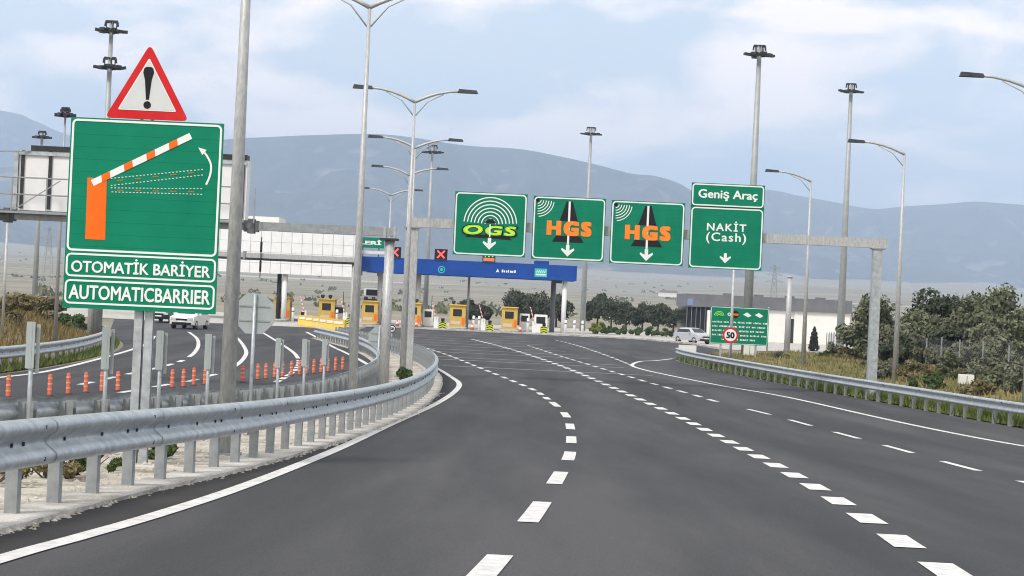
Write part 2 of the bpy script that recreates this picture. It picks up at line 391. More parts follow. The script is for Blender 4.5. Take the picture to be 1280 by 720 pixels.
# grass verges (one sheet each side, ground cover)
def verge(name, xs, ds, m):
    b = MB(); nx, nd = len(xs(0)), len(ds)
    for d in ds:
        for x in xs(d): b.v.append((x, d, zt(x, d) + .012 + .05 * noise.noise((x * 1.3, d * 1.3, 4)) + .03))
    for j in range(nd - 1):
        for i in range(nx - 1): a = j * nx + i; b.f.append((a, a + 1, a + nx + 1, a + nx))
    return struct(b.build(name, m, smooth=True))
VERGE = layered('verge soil', [(.08, .095, .03), (.17, .15, .06), (.26, .20, .09)], .95, .6, 8, .35, None, .5)
BANKM = layered('bank soil', [(.10, .09, .04), (.20, .15, .07), (.30, .22, .11)], .95, .6, 8, .4, None, .5)
def xr_edge(d): return lerp_line(RAIL_R, min(d, 115.5)) + .1 + (max(0, d - 115.5) * .17 if d > 115.5 else 0)
verge('right_verge', lambda d: [xr_edge(d) + k * .8 for k in range(28)], [30 + 2. * k for k in range(52)], VERGE)
verge('left_verge', lambda d: [(lerp_line(RAIL_O, min(d, 106)) - max(0, d - 106) * .5) + .6 - k * .8 for k in range(28)], [40 + 2. * k for k in range(56)], BANKM)

def blades(name, n, pick, h0, h1, m, label, cat='grass'):
    b = MB()
    for _ in range(n):
        x, d = pick(); z = zt(x, d) + .02; h = random.uniform(h0, h1); a = random.uniform(0, 6.28); w = random.uniform(.02, .05)
        lx, ly = random.gauss(0, .3) * h, random.gauss(0, .3) * h
        b.add([(x - w * math.cos(a), d - w * math.sin(a), z), (x + w * math.cos(a), d + w * math.sin(a), z), (x + lx, d + ly, z + h)], [(0, 1, 2)])
    return tag(b.build(name, m, fix=False), label, cat, None, 'stuff')
def near_rail():
    d = 45 + 72 * random.random() ** .8; return xr_edge(d) + random.uniform(-.1, 1.6), d
def right_bank():
    d = random.uniform(52, 132); return xr_edge(d) + 1 + 12 * random.random(), d
def left_bank():
    d = random.uniform(58, 118); return lerp_line(RAIL_O, min(d, 106)) - max(0, d - 106) * .5 - .3 - 12 * random.random() ** 1.3, d
def left_rail():
    d = random.uniform(50, 105); return lerp_line(RAIL_O, d) + random.uniform(-.9, .7), d
blades('verge_grass', 16000, near_rail, .12, .38, GRASSG, 'fresh green grass growing under the right hand guardrail')
blades('dry_grass', 24000, right_bank, .12, .32, GRASSD, 'yellowed dry grass on the bank behind the right guardrail')
blades('bank_grass', 14000, left_bank, .2, .6, GRASSL, 'brown and green rough grass on the bank at far left')
blades('kerb_grass', 6000, left_rail, .1, .3, GRASSG, 'green weeds growing under the guardrail at far left')

# ------------------------------------------------------------------ hills
def hill(name, prof, dr, df, db, amp, seed):
    """ridge profile as (px, py) sight lines at ridge distance dr; foot at df, back foot at db."""
    b = MB(); pr = smooth(prof, 6); NU, ND = 200, 56
    u0, u1 = corr(*pr[0])[0] / F, corr(*pr[-1])[0] / F
    cr = [(corr(*p)[0] / F, -corr(*p)[1] / F) for p in pr]
    for j in range(ND + 1):
        t = j / ND; d = df + (db - df) * t
        for i in range(NU + 1):
            a = u0 + (u1 - u0) * i / NU; x = a * dr * (.35 + .65 * d / dr)
            for (a0, h0), (a1, h1) in zip(cr, cr[1:]):
                if a0 <= a <= a1 + 1e-9: break
            top = CH + dr * (h0 + (h1 - h0) * (a - a0) / max(1e-9, a1 - a0))
            base = zg(d) - 6
            if d <= dr:
                s = (d - df) / (dr - df); k = s ** 1.25 * (1 - .12 * math.sin(s * math.pi))
            else:
                k = 1 - sst(0, 1, (d - dr) / (db - dr))
            nz = noise.fractal((x * .0022 + seed, d * .0016, seed), 1.0, 2.1, 6)
            gl = abs(noise.noise((x * .0045 + seed, d * .0012 + nz * .3, 5))) * 2
            e = min(1, max(0, k)) * (1 - max(0, k)) * 4
            b.v.append((x, d, base + (top - base) * k + amp * e * (nz * .9 - gl * .95)))
    for j in range(ND):
        for i in range(NU): q = j * (NU + 1) + i; b.f.append((q, q + 1, q + NU + 2, q + NU + 1))
    return struct(b.build(name, HILLM, smooth=True))
hill('hills', [(-500, 230), (-200, 215), (60, 205), (180, 186), (280, 173), (330, 170), (400, 167), (470, 166), (520, 171), (560, 178), (600, 182), (640, 184), (680, 190), (740, 203), (790, 216), (815, 218), (845, 226), (870, 240), (910, 262), (980, 300), (1060, 345), (1150, 385)], 5400, 3900, 7200, 95, 2.)
hill('distant_hills', [(-500, 120), (-200, 110), (0, 137), (40, 149), (80, 166), (130, 178), (200, 190), (320, 215), (420, 260)], 7900, 6200, 9800, 100, 9.)
hill('distant_hills', [(620, 300), (720, 262), (820, 243), (950, 237), (1000, 245), (1040, 252), (1090, 261), (1130, 258), (1180, 255), (1220, 252), (1280, 256), (1400, 262), (1600, 262), (1850, 280)], 7400, 5200, 9600, 100, 21.)

# ------------------------------------------------------------------ guardrails
WP = [(-.02, .0), (.03, -.012), (.075, -.04), (.09, -.08), (.078, -.118), (.03, -.155), (-.015, -.19), (-.02, -.215), (-.015, -.24), (.03, -.275), (.078, -.312), (.09, -.35), (.075, -.39), (.03, -.418), (-.02, -.43)]
def guardrail(name, pts, side, label, cat, top=.84, step=1.33, start=.4, sc=1., spacer=False, maxp=98, bolts=True):
    """side=+1: the ribbed face looks to the right of travel."""
    p0 = pts[0]; o = Vector((p0[0], p0[1], zg(p0[1]))); root = empty(name, o, label, cat)
    rail = MB(); A = along(pts, 1.0); n = len(WP)
    th = .004
    for sgn in (0, 1):
        vs = []
        for p, t in A:
            nx, ny = t.y * side, -t.x * side
            for w, h in WP:
                q = (w - th * 2 * sgn + (.11 if spacer else .03)) * sc
                vs.append(Vector((p.x + nx * q, p.y + ny * q, zg(p.y) + top + h * sc)) - o)
        rail.add(vs, [(i * n + k, i * n + k + 1, (i + 1) * n + k + 1, (i + 1) * n + k) for i in range(len(A) - 1) for k in range(n - 1)])
    ro = rail.build('rail', GALV, root, smooth=True)
    PA = along(pts, step, start)[:maxp]
    if bolts:
        bb = MB()
        for i, (p, t) in enumerate(PA):
            nx, ny = t.y * side, -t.x * side
            for dd, hh in ((0, -.215), (.35, -.075), (.35, -.355), (-.35, -.215)):
                if dd and i % 3: continue
                w = (.11 if spacer else .03) + (-.02 if hh == -.215 else .072)
                c = Vector((p.x + t.x * dd + nx * w, p.y + t.y * dd + ny * w, zg(p.y + t.y * dd) + top + hh)) - o
                bb.bar(c - Vector((nx, ny, 0)) * .01, c + Vector((nx, ny, 0)) * .018, .034)
        absorb(ro, bb, DARK)
        lap = MB()
        for p, t in along(pts, 4.0, 1.1):
            nx, ny = t.y * side, -t.x * side
            vs = []
            for s in (-.012, .012):
                for w, h in WP:
                    q = w + .006 + (.11 if spacer else .03)
                    vs.append(Vector((p.x + t.x * s + nx * q, p.y + t.y * s + ny * q, zg(p.y + t.y * s) + top + h)) - o)
            lap.add(vs, [(k, k + 1, n + k + 1, n + k) for k in range(n - 1)])
        absorb(ro, lap, GALVD)
    pm = None
    for p, t in PA:
        a = math.atan2(t.y, t.x) - math.pi / 2
        h = top - .05
        if pm is None:
            b = MB(); b.box(min(0, -.009 * side), max(0, -.009 * side), -.0519, .0519, -.25, h)
            b.box(-.11, -.0, -.06, -.052, -.25, h) if side > 0 else b.box(0, .11, -.06, -.052, -.25, h)
            b.box(-.11, -.0, .052, .06, -.25, h) if side > 0 else b.box(0, .11, .052, .06, -.25, h)
            if spacer: b.box(min(0, .09 * side), max(0, .09 * side), -.09, .09, h - .36, h - .02)
            ob = b.build('post', GALVD, root); pm = ob
        else:
            ob = pm.copy(); C.objects.link(ob); ob.parent = root
        ob.location = Vector((p.x, p.y, zg(p.y))) - o; ob.rotation_euler.z = a
    return root
guardrail('guardrail', [p for p in RAIL_F if p[1] >= 8], 1, 'near two-wave steel guardrail on the left curving along the black shoulder', 'guardrail', .86, 1.33)
guardrail('guardrail', [p for p in RAIL_B if p[1] >= 16], -1, 'second guardrail seen from behind with spacer blocks, across the gravel median', 'guardrail', .80, 1.33, spacer=True, bolts=False)
guardrail('guardrail', RAIL_R, -1, 'long guardrail on the right edge with grass growing around its posts', 'guardrail', .74, 1.4, sc=.8)
guardrail('guardrail', [p for p in RAIL_O], 1, 'guardrail at the far left below the brown grass bank', 'guardrail', .78, 1.5)

# ------------------------------------------------------------------ lamp posts, masts, poles
def pole_mesh(h, r0, r1, n=12): return MB().tube([(0, 0, -.2), (0, 0, h * .5), (0, 0, h)], [r0, (r0 + r1) / 2, r1], n)
def arm_mesh(sx, L, rise):
    b = MB(); pts = [(sx * L * t, 0, rise * (1 - (1 - t) ** 2) - .05) for t in [0, .15, .3, .5, .75, 1]]
    b.tube(pts, [.06, .058, .055, .05, .045, .04], 8)
    b.tube([(sx * .05, 0, -.55), (sx * L * .28, 0, rise * .34 - .17), (sx * L * .62, 0, rise * .80 - .09)], .022, 6); return b
def lamp_head(sx, L, rise):
    b = MB(); x0, x1 = sorted((sx * (L - .15), sx * (L + .62))); z = rise - .05
    b.v += []; 
    b.add([(x0, -.12, z - .06), (x1, -.12, z - .06), (x1, .12, z - .06), (x0, .12, z - .06), (x0 + .05, -.08, z + .09), (x1 - .05, -.08, z + .06), (x1 - .05, .08, z + .06), (x0 + .05, .08, z + .09)],
          [(0, 3, 2, 1), (4, 5, 6, 7), (0, 1, 5, 4), (1, 2, 6, 5), (2, 3, 7, 6), (3, 0, 4, 7)])
    return b
LG = 'double-armed lamp posts along the median'
def double_lamp(x, d, label, H=10.5, rz=0):
    r = empty('street_lamp', (x, d, zg(d)), label, 'street lamp', LG, rz)
    pole_mesh(H, .128, .042).build('pole', POLE, r, True)
    MB().box(-.22, .22, -.22, .22, -.02, .03).build('base_plate', GALVD, r)
    for s in (-1, 1):
        a = arm_mesh(s, 1.75, .48).build('arm', POLE, r, True); a.location.z = H
        h = lamp_head(s, 1.75, .48).build('lamp_head', DARK, r); h.location.z = H
    return r
lm = [(284, 505, 28.5, 'tall galvanised pole beside the automatic barrier sign, its top out of view'),
      (440, 490, 50, 'tall double-armed lamp post, its arms cut by the top edge of the view'),
      (503, 470, 72.5, 'double-armed lamp post rising beside the left column of the sign gantry'),
      (507, 450, 95, 'double-armed lamp post whose lamps reach just as high as the hill ridge'),
      (502, 440, 117, 'double-armed lamp post whose arms show just below the hill ridge'),
      (481, 420, 142, 'smallest and farthest double-armed lamp post before the toll canopy')]
double_proto = None
for px, py, d, lab in lm:
    p = at(px, py, d)
    if double_proto is None: double_proto = double_lamp(p.x, d, lab)
    else: dup(double_proto, (p.x, d, zg(d)), 0, lab)
for (p, d, lab) in [((1290, 330), 60, 'lamp head on a curved arm reaching in at the upper right edge'), ((1118, 480), 84, 'single-armed lamp post standing just right of the sign gantry'), ((1003, 470), 104, 'single-armed lamp post standing in the grass before the white building')]:
    q = at(*p, d); r = empty('street_lamp', (q.x, d, zt(q.x, d)), lab, 'street lamp', 'single-armed lamp posts behind the right guardrail')
    H = 10.35 - bump(q.x, d)
    pole_mesh(H, .135, .05).build('pole', POLE, r, True); MB().box(-.2, .2, -.2, .2, -.05, .03).build('base_plate', GALVD, r)
    a = arm_mesh(-1, 1.9, .48).build('arm', POLE, r, True); a.location.z = H
    h = lamp_head(-1, 1.9, .48).build('lamp_head', DARK, r); h.location.z = H
def floodlight(rz, tilt, rad, z, k=1.):
    b = MB(); Rz = Matrix.Rotation(rz, 3, 'Z')
    def tr(p): return Rz @ Vector(p) + Vector((0, 0, z))
    b.bar(tr((.1, 0, 0)), tr((rad, 0, 0)), .07)
    vs = [tr((rad + a * math.cos(tilt) - c * math.sin(tilt), e, c * math.cos(tilt) + a * math.sin(tilt) - .02)) for c in (-.07, .07) for a, e in ((-.15 * k, -.24 * k), (.4 * k, -.24 * k), (.4 * k, .24 * k), (-.15 * k, .24 * k))]
    b.add(vs, [(0, 3, 2, 1), (4, 5, 6, 7), (0, 1, 5, 4), (1, 2, 6, 5), (2, 3, 7, 6), (3, 0, 4, 7)]); return b
def mast(px, py, d, H, lab, r0=.28, tiers=1, sc=1.):
    q = at(px, py, d); z = zt(q.x, d); r = empty('floodlight_mast', (q.x, d, z), lab, 'light mast', 'tall floodlight masts around the toll plaza')
    pole_mesh(H, r0, r0 * .42, 14).build('pole', MASTM, r, True)
    for t in range(tiers):
        zz = H - .62 * sc - t * H * .115
        for k in range(8):
            o = floodlight(k * math.pi / 4 + .2, random.uniform(-.15, .25), .75 * sc if k % 2 == 0 else .6 * sc, 0, min(1, sc) * .9).build('floodlight', DARK, r); o.location.z = zz
        b = MB(); g = .36 * sc
        b.tube([(g * math.cos(a), g * math.sin(a), zz + .12) for a in [i * math.pi / 6 for i in range(13)]], .04, 6)
        for a in range(4):
            b.bar((g * math.cos(a * 1.571 + .5), g * math.sin(a * 1.571 + .5), zz), (g * math.cos(a * 1.571 + .5), g * math.sin(a * 1.571 + .5), zz + .62 * sc), .05)
        b.bar((-.42 * sc, 0, zz + .62 * sc), (.42 * sc, 0, zz + .62 * sc), .09, .16); b.bar((0, -.42 * sc, zz + .60 * sc), (0, .42 * sc, zz + .60 * sc), .09, .1)
        for a in (-1, 1): b.bar((a * .40 * sc, 0, zz + .62 * sc), (a * .44 * sc, 0, zz + .30 * sc), .10)
        b.build('head_frame', DARK, r)
    return r
mast(122, 410, 103, 17.1, 'light mast with two tiers of floodlights, rising behind the red warning triangle', .25, 2, .78)
mast(68, 440, 84, 10.55, 'slim light mast rising just left of the automatic barrier sign', .10, 1, .42)
mast(42, 400, 150, 14.6, 'light mast whose head shows above the white display back at far left', .24, 1, .68)
mast(531, 400, 205, 19.2, 'light mast behind the red cross signal on the blue canopy', .30, 1, 1.15)
mast(728, 408, 215, 22.8, 'light mast behind the gap between the two HGS signs', .33, 1, 1.15)
mast(932, 450, 122.6, 19.9, 'thickest light mast rising behind the NAKİT sign', .33, 1, .9)
mast(1050, 425, 165, 23.0, 'light mast behind the right end of the sign gantry, near the trees', .36)
def simple_pole(px, pyb, d, pyt, r0, lab, name='pole', m=POLE, cat='pole'):
    q = at(px, pyb, d); z = zt(q.x, d); H = at(px, pyt, d).z - z
    b = MB().tube([(0, 0, -.2), (0, 0, H)], [r0, r0 * .8], 10); b.tube([(0, 0, H - .04), (0, 0, H + .05)], [r0 * 1.1, r0 * .9], 10)
    b.tube([(0, 0, -.05), (0, 0, .06)], [r0 * 2, r0 * 1.8], 10)
    o = b.build(name, m, None, True); o.location = (q.x, d, z); return tag(o, lab, cat)
simple_pole(984, 425, 150, 346, .24, 'thick plain grey pole without a lamp, in front of the white building')
simple_pole(2, 440, 80, 276, .07, 'thin bare pole at the far left edge of the view')
simple_pole(912, 458, 104, 320, .085, 'thin grey pole rising behind the round 50 sign')
simple_pole(959, 425, 140, 385, .07, 'thin grey pole beside the green toll price board')

# ------------------------------------------------------------------ sign helpers (local frame: x right, z up, front faces -y)
def text(s, w, h, x, z, y, m, parent, name='lettering', bold=.016, shear=0., depth=.006, space=1.):
    cu = bpy.data.curves.new(name, 'FONT'); cu.body = s; cu.extrude = .02; cu.shear = shear; cu.space_character = space; cu.resolution_u = 3
    o = bpy.data.objects.new(name, cu); C.objects.link(o)
    dg = bpy.context.evaluated_depsgraph_get(); dg.update()
    me = bpy.data.meshes.new_from_object(o.evaluated_get(dg)); bpy.data.objects.remove(o)
    xs = [v.co.x for v in me.vertices]; ys = [v.co.y for v in me.vertices]; zs = [v.co.z for v in me.vertices]
    if not xs: return None
    x0, x1, y0, y1, z0, z1 = min(xs), max(xs), min(ys), max(ys), min(zs), max(zs)
    for v in me.vertices:
        a, b, c = v.co
        v.co = (x + (a - (x0 + x1) / 2) / (x1 - x0) * w, y - (c - z0) / max(1e-6, z1 - z0) * depth, z + (b - (y0 + y1) / 2) / (y1 - y0) * h)
    sx_, sz_ = w / (x1 - x0), h / (y1 - y0)
    base_v = [v.co.copy() for v in me.vertices]; base_f = [tuple(p.vertices) for p in me.polygons]; bpy.data.meshes.remove(me)
    tb = MB()
    offs = [(0, 0)] if bold <= 0 else ([(0, 0), (1, 0), (-1, 0), (0, .8), (0, -.8)] if bold < .03 else [(0, 0)] + [(1, 0), (-1, 0), (0, .7), (0, -.7), (1, .7), (-1, .7), (1, -.7), (-1, -.7)])
    for i, (ox, oz) in enumerate(offs):
        tb.add([(v.x + ox * bold * 1.5 * sx_, v.y - i * .00025 if v.y < y - depth * .5 else v.y, v.z + oz * bold * 1.5 * sz_) for v in base_v], base_f)
    me = bpy.data.meshes.new(name); me.from_pydata(tb.v, [], tb.f); me.materials.append(m)
    ob = bpy.data.objects.new(name, me); C.objects.link(ob); ob.parent = parent; return ob
def rrect(x0, x1, z0, z1, r, n=5):
    out = []
    for cx, cz, a0 in ((x1 - r, z0 + r, -90), (x1 - r, z1 - r, 0), (x0 + r, z1 - r, 90), (x0 + r, z0 + r, 180)):
        for k in range(n + 1): a = R(a0 + 90 * k / n); out.append((cx + r * math.cos(a), cz + r * math.sin(a)))
    return out
def border(x0, x1, z0, z1, r, w, y, m, parent, name='border'):
    return MB().ring(rrect(x0, x1, z0, z1, r), rrect(x0 + w, x1 - w, z0 + w, z1 - w, max(.005, r - w)), y - .005, y).build(name, m, parent)
def arc(cx, cz, r, w, a0, a1, n=24, sx=1., sz=1.):
    an = [R(a0 + (a1 - a0) * k / n) for k in range(n + 1)]
    return [(cx + sx * (r + w / 2) * math.cos(a), cz + sz * (r + w / 2) * math.sin(a)) for a in an], [(cx + sx * (r - w / 2) * math.cos(a), cz + sz * (r - w / 2) * math.sin(a)) for a in an]
def disc(cx, cz, r, n=28, a0=0.): return [(cx + r * math.cos(a0 + 2 * math.pi * k / n), cz + r * math.sin(a0 + 2 * math.pi * k / n)) for k in range(n)]

# ---- automatic barrier sign
D = 25.5
base = at(174, 500, D); zb = zg(D) - .01
S = empty('barrier_sign', (base.x, D, zb), 'large green sign with an orange lift-barrier pictogram reading OTOMATİK BARİYER AUTOMATICBARRIER', 'road sign')
def loc(px, py, org, d): q = at(px, py, d); return (q.x - org.x, q.z - org.z)
org = Vector((base.x, D, zb)); LS = lambda px, py: loc(px, py, org, D)
(xa, za) = LS(90, 147); (xb, zb2) = LS(270, 392); (xc, zc) = LS(280, 154); (xd, zd) = LS(78, 385)
X0, X1, Z0, Z1 = (xa + xd) / 2, (xb + xc) / 2, (zb2 + zd) / 2, (za + zc) / 2
sp_ = MB().box(X0, X1, -.03, .0, Z0, Z1).build('sign_panel', GREEN, S)
SEAM = mat('sign seam green', (.0, .12, .065), .5, 0, (.0, .15, .085), 4, spec=.15)
sb = MB(); k = 1
while Z0 + .165 * k < Z1 - .05: sb.box(X0 + .002, X1 - .002, -.0306, -.0299, Z0 + .165 * k - .0028, Z0 + .165 * k + .0028); k += 1
absorb(sp_, sb, SEAM)
fr = MB()
for z in (Z0 + .25, (Z0 + Z1) / 2, Z1 - .25): fr.box(X0 + .05, X1 - .05, .002, .05, z - .04, z + .04)
build_each(fr, 'mounting_rail', GALVD, S)
ps = MB()
for xx in (-.07, .07):
    ps.box(xx - .055, xx + .055, .055, .063, -.15, Z1 - .1); ps.box(xx - .055, xx + .055, .157, .165, -.15, Z1 - .1); ps.box(xx - .004, xx + .004, .063, .157, -.15, Z1 - .1)
ps.build('post', GALV, S)
zt1 = LS(180, 317)[1]; zt2 = LS(176, 350)[1]; Y = -.031
H3 = (Z1 - Z0)
p1 = LS(80, 320)[1]; 
ztop_b, zmid0, zmid1, zlow0, zlow1 = Z0 + H3 * .300, Z0 + H3 * .165, Z0 + H3 * .290, Z0 + H3 * .022, Z0 + H3 * .150
border(X0 + .02, X1 - .02, ztop_b, Z1 - .02, .07, .028, Y, SWHITE, S)
border(X0 + .02, X1 - .02, zmid0, zmid1 - .003, .07, .025, Y, SWHITE, S)
border(X0 + .02, X1 - .02, zlow0, zlow1, .07, .025, Y, SWHITE, S)
text('OTOMATİK BARİYER', (X1 - X0) * .905, H3 * .078, (X0 + X1) / 2, (zmid0 + zmid1) / 2 + .004, Y, SWHITE, S, bold=.017)
text('AUTOMATICBARRIER', (X1 - X0) * .92, H3 * .072, (X0 + X1) / 2, (zlow0 + zlow1) / 2 - .002, Y, SWHITE, S, bold=.017)
a, b = LS(111, 224), LS(132, 300); zz0 = b[1]; 
MB().prism([(LS(108, 300)[0] - .01, zz0), (LS(132, 301)[0] + .0, zz0), (LS(135, 224)[0] - .01, LS(135, 224)[1]), (LS(111, 222)[0] - .01, LS(111, 222)[1])], Y - .004, Y).build('barrier_pictogram', SORANGE, S)
A0, A1 = Vector(LS(116, 229)), Vector(LS(239, 170)); tdir = (A1 - A0).normalized(); nrm = Vector((-tdir.y, tdir.x)) * .043
MB().prism([tuple(A0 - nrm), tuple(A1 - nrm), tuple(A1 + nrm), tuple(A0 + nrm)], Y - .008, Y - .0045).build('barrier_arm', SWHITE, S)
st = MB(); LA = (A1 - A0).length
for k in range(4):
    s0 = LA * (.085 + .228 * k); s1 = s0 + LA * .085; sk_ = tdir * .03
    q = [A0 + tdir * s0 - nrm, A0 + tdir * s1 - nrm, A0 + tdir * s1 + nrm + sk_, A0 + tdir * s0 + nrm + sk_]
    st.prism([tuple(v) for v in q], Y - .0105, Y - .0082)
build_each(st, 'arm_stripe', SORANGE, S)
dots = MB(); red = MB()
for (q0, q1) in ((LS(140, 223), LS(253, 212)), (LS(140, 232), LS(253, 219)), (LS(140, 235), LS(252, 236)), (LS(141, 240), LS(252, 243))):
    for k in range(26):
        t = k / 25; x = q0[0] + (q1[0] - q0[0]) * t; z = q0[1] + (q1[1] - q0[1]) * t
        dots.prism([(x - .011, z - .005), (x + .011, z - .005), (x + .011, z + .005), (x - .011, z + .005)], Y - .004, Y)
for row, (q0, q1) in enumerate(((LS(148, 226), LS(250, 215)), (LS(148, 238), LS(250, 240)))):
    for k in range(5):
        for j in range(3):
            t = (k + .12 * j) / 4.6; x = q0[0] + (q1[0] - q0[0]) * t; z = q0[1] + (q1[1] - q0[1]) * t
            red.prism([(x - .009, z - .008), (x + .009, z - .002), (x + .009, z + .008), (x - .009, z + .002)], Y - .004, Y)
dots.build('dotted_outline', SWHITE, S); red.build('dotted_stripe', SORANGE, S)
# curved arrow
c0 = [LS(*p) for p in ((258, 231), (263, 219), (264, 206), (259, 195), (254, 189))]
c0s = smooth(c0, 6); ol, orr = offset(c0s, -.013), offset(c0s, .013)
ar = MB().ring(ol, orr, Y - .004, Y, False)
tip, e = Vector(LS(249, 185)), Vector(LS(255, 190)); dv = (tip - e).normalized(); pv = Vector((-dv.y, dv.x))
ar.prism([tuple(tip + dv * .01), tuple(e + pv * .045 - dv * .015), tuple(e - pv * .045 - dv * .015)], Y - .0062, Y - .0042); ar.build('curved_arrow', SWHITE, S)
# ---- warning triangle standing on the sign
T0, T1, T2 = LS(131, 146), LS(236, 150), LS(186, 54)
bx = (T0[0] + T1[0]) / 2; bw = (T1[0] - T0[0]) / 2; bz = Z1 + .012; ht = T2[1] - T0[1]
W = empty('warning_sign', (org.x + bx, D, org.z + bz), 'triangular red-bordered warning sign with a black exclamation mark, on top of the green sign', 'road sign')
def rtri(w, h, r, z0=0.):
    V = [Vector((-w, z0)), Vector((w, z0)), Vector((0, z0 + h))]; out = []
    for i in range(3):
        p, a, b = V[i], V[i - 1], V[(i + 1) % 3]; d1, d2 = (a - p).normalized(), (b - p).normalized()
        for k in range(5):
            t = k / 4; q = p + d1 * r * (1 - t) * (1 - t) + d2 * r * t * t; out.append(tuple(q))
    return out
MB().prism(rtri(bw, ht, .09), -.02, 0).build('border', SRED, W)
MB().prism(rtri(bw * .70, ht * .70, .03, ht * .115), -.026, -.0205).build('face', SWHITE, W)
MB().prism(rtri(bw * .665, ht * .665, .025, ht * .13), -.0285, -.0265).build('face', mat('sign grey white', (.55, .58, .58), .5, 0, (.64, .66, .66), 3), W)
ex = MB().prism([(-.02, ht * .26), (.02, ht * .26), (.045, ht * .52), (.072, ht * .62), (.06, ht * .675), (.03, ht * .695), (-.03, ht * .695), (-.06, ht * .675), (-.072, ht * .62), (-.045, ht * .52)], -.032, -.029)
ex.prism(disc(0, ht * .19, .05), -.032, -.029); ex.build('exclamation_mark', SBLACK, W)
brk = MB()
for xx in (-.07, .07): brk.box(xx - .02, xx + .02, .002, .04, -.25, ht * .5)
build_each(brk, 'bracket', GALVD, W)

# ---- overhead sign gantry on the right
GD = 74.0
gl, gr = at(507, 470, GD), at(1089, 480, GD); zlt, zrt = at(510, 277, GD).z, at(1100, 305, GD).z
zc_ = (zlt + zrt) / 2
G = empty('sign_gantry', (gl.x, GD, 0), 'grey steel portal gantry spanning the lanes and carrying four green signs', 'gantry'); 
span = gr.x - gl.x; zl0 = zg(GD)
G.location.z = zl0; zc_ -= zl0
def ibox(w, m, name, par, x0, x1, z0, z1, y=0.):
    return MB().box(x0, x1, y - w / 2, y + w / 2, z0, z1).build(name, m, par)
ibox(.34, POLE, 'beam', G, -.1, span + .35, zc_ - .18, zc_ + .18)
ibox(.42, POLE, 'column', G, -.24, .24, -.1, zc_ - .185); ibox(.38, GALV, 'column', G, span - .17, span + .17, -.1, zc_ - .185)
fl = MB()
for x in (0, span): fl.box(x - .30, x + .30, -.28, .28, zc_ - .235, zc_ - .187 + .002) if x == 0 else fl.box(x - .24, x + .3, -.24, .24, zc_ - .235, zc_ - .183)
for x in (0, span): fl.box(x - .4, x + .4, -.4, .4, -.02, .05)
build_each(fl, 'flange', GALVD, G)
SY = GD - .34
def osign(corners, label, draw, plates=None):
    q = [at(px, py, SY) for px, py in corners]     # tl, tr, br, bl
    x0, x1 = (q[0].x + q[3].x) / 2, (q[1].x + q[2].x) / 2; z1, z0 = (q[0].z + q[1].z) / 2, (q[2].z + q[3].z) / 2
    o = empty('overhead_sign', ((x0 + x1) / 2, SY, z0), label, 'road sign', 'green signs on the overhead gantry')
    w, h = x1 - x0, z1 - z0
    sp_ = MB().box(-w / 2, w / 2, -.03, 0, 0, h).build('sign_panel', GREEN2, o); sb = MB()
    for j in range(1, 8): sb.box(-w / 2 + .002, w / 2 - .002, -.0306, -.0299, h * j / 8 - .004, h * j / 8 + .004)
    absorb(sp_, sb, SEAM); k = MB()
    for xx in (-w * .3, w * .3): k.box(xx - .05, xx + .05, .002, .12, .1, h - .1)
    for xx in (-w * .3, w * .3): k.box(xx - .05, xx + .05, .10, .168, (zl0 + zc_ - z0) - .3, (zl0 + zc_ - z0) + .3)
    k.build('bracket', GALVD, o)
    draw(o, w, h, -.031); return o
def darrow(o, x, z, s, y):
    # solid head pointing down with a short stem
    MB().prism([(x, z), (x + .33 * s, z + .33 * s), (x + .30 * s, z + .42 * s), (x + .085 * s, z + .30 * s), (x + .085 * s, z + .58 * s), (x - .085 * s, z + .58 * s), (x - .085 * s, z + .30 * s), (x - .30 * s, z + .42 * s), (x - .33 * s, z + .33 * s)], y - .005, y).build('down_arrow', SWHITE, o)
def d_ogs(o, w, h, y):
    border(-w / 2 + .03, w / 2 - .03, .03, h - .03, .16, .05, y, SWHITE, o)
    b = MB(); cz = h * .50
    for k in range(7):
        r = .20 + .135 * k
        b.ring(*arc(0, cz, r, .042, 4, 176, 28, 1.0, 1.02), y - .005, y, False)
    b.build('radio_waves', SWHITE, o)
    MB().prism([(-.24, h * .52), (.24, h * .52), (.10, h * .585), (-.10, h * .585)], y - .007, y - .0052).build('road_symbol', SBLACK, o)
    MB().prism([(-.95, h * .285), (.86, h * .265), (.70, h * .325), (-.78, h * .335)], y - .004, y).build('road_symbol', SBLACK, o)
    text('OGS', w * .735, h * .165, 0, h * .40, y - .009, SBLACK, o, 'lettering', .045, .12, .004, 1.16)
    text('OGS', w * .70, h * .14, -.01, h * .405, y - .0132, SLIME, o, 'lettering', .03, .12, .004, 1.18)
    text('OGS', w * .69, h * .115, -.01, h * .405, y - .0176, SYEL, o, 'lettering', -.006, .12, .003, 1.2)
    MB().box(-.025, .025, y - .024, y - .0215, h * .30, h * .50).build('lane_line', SWHITE, o)
    darrow(o, 0, h * .10, .78, y)
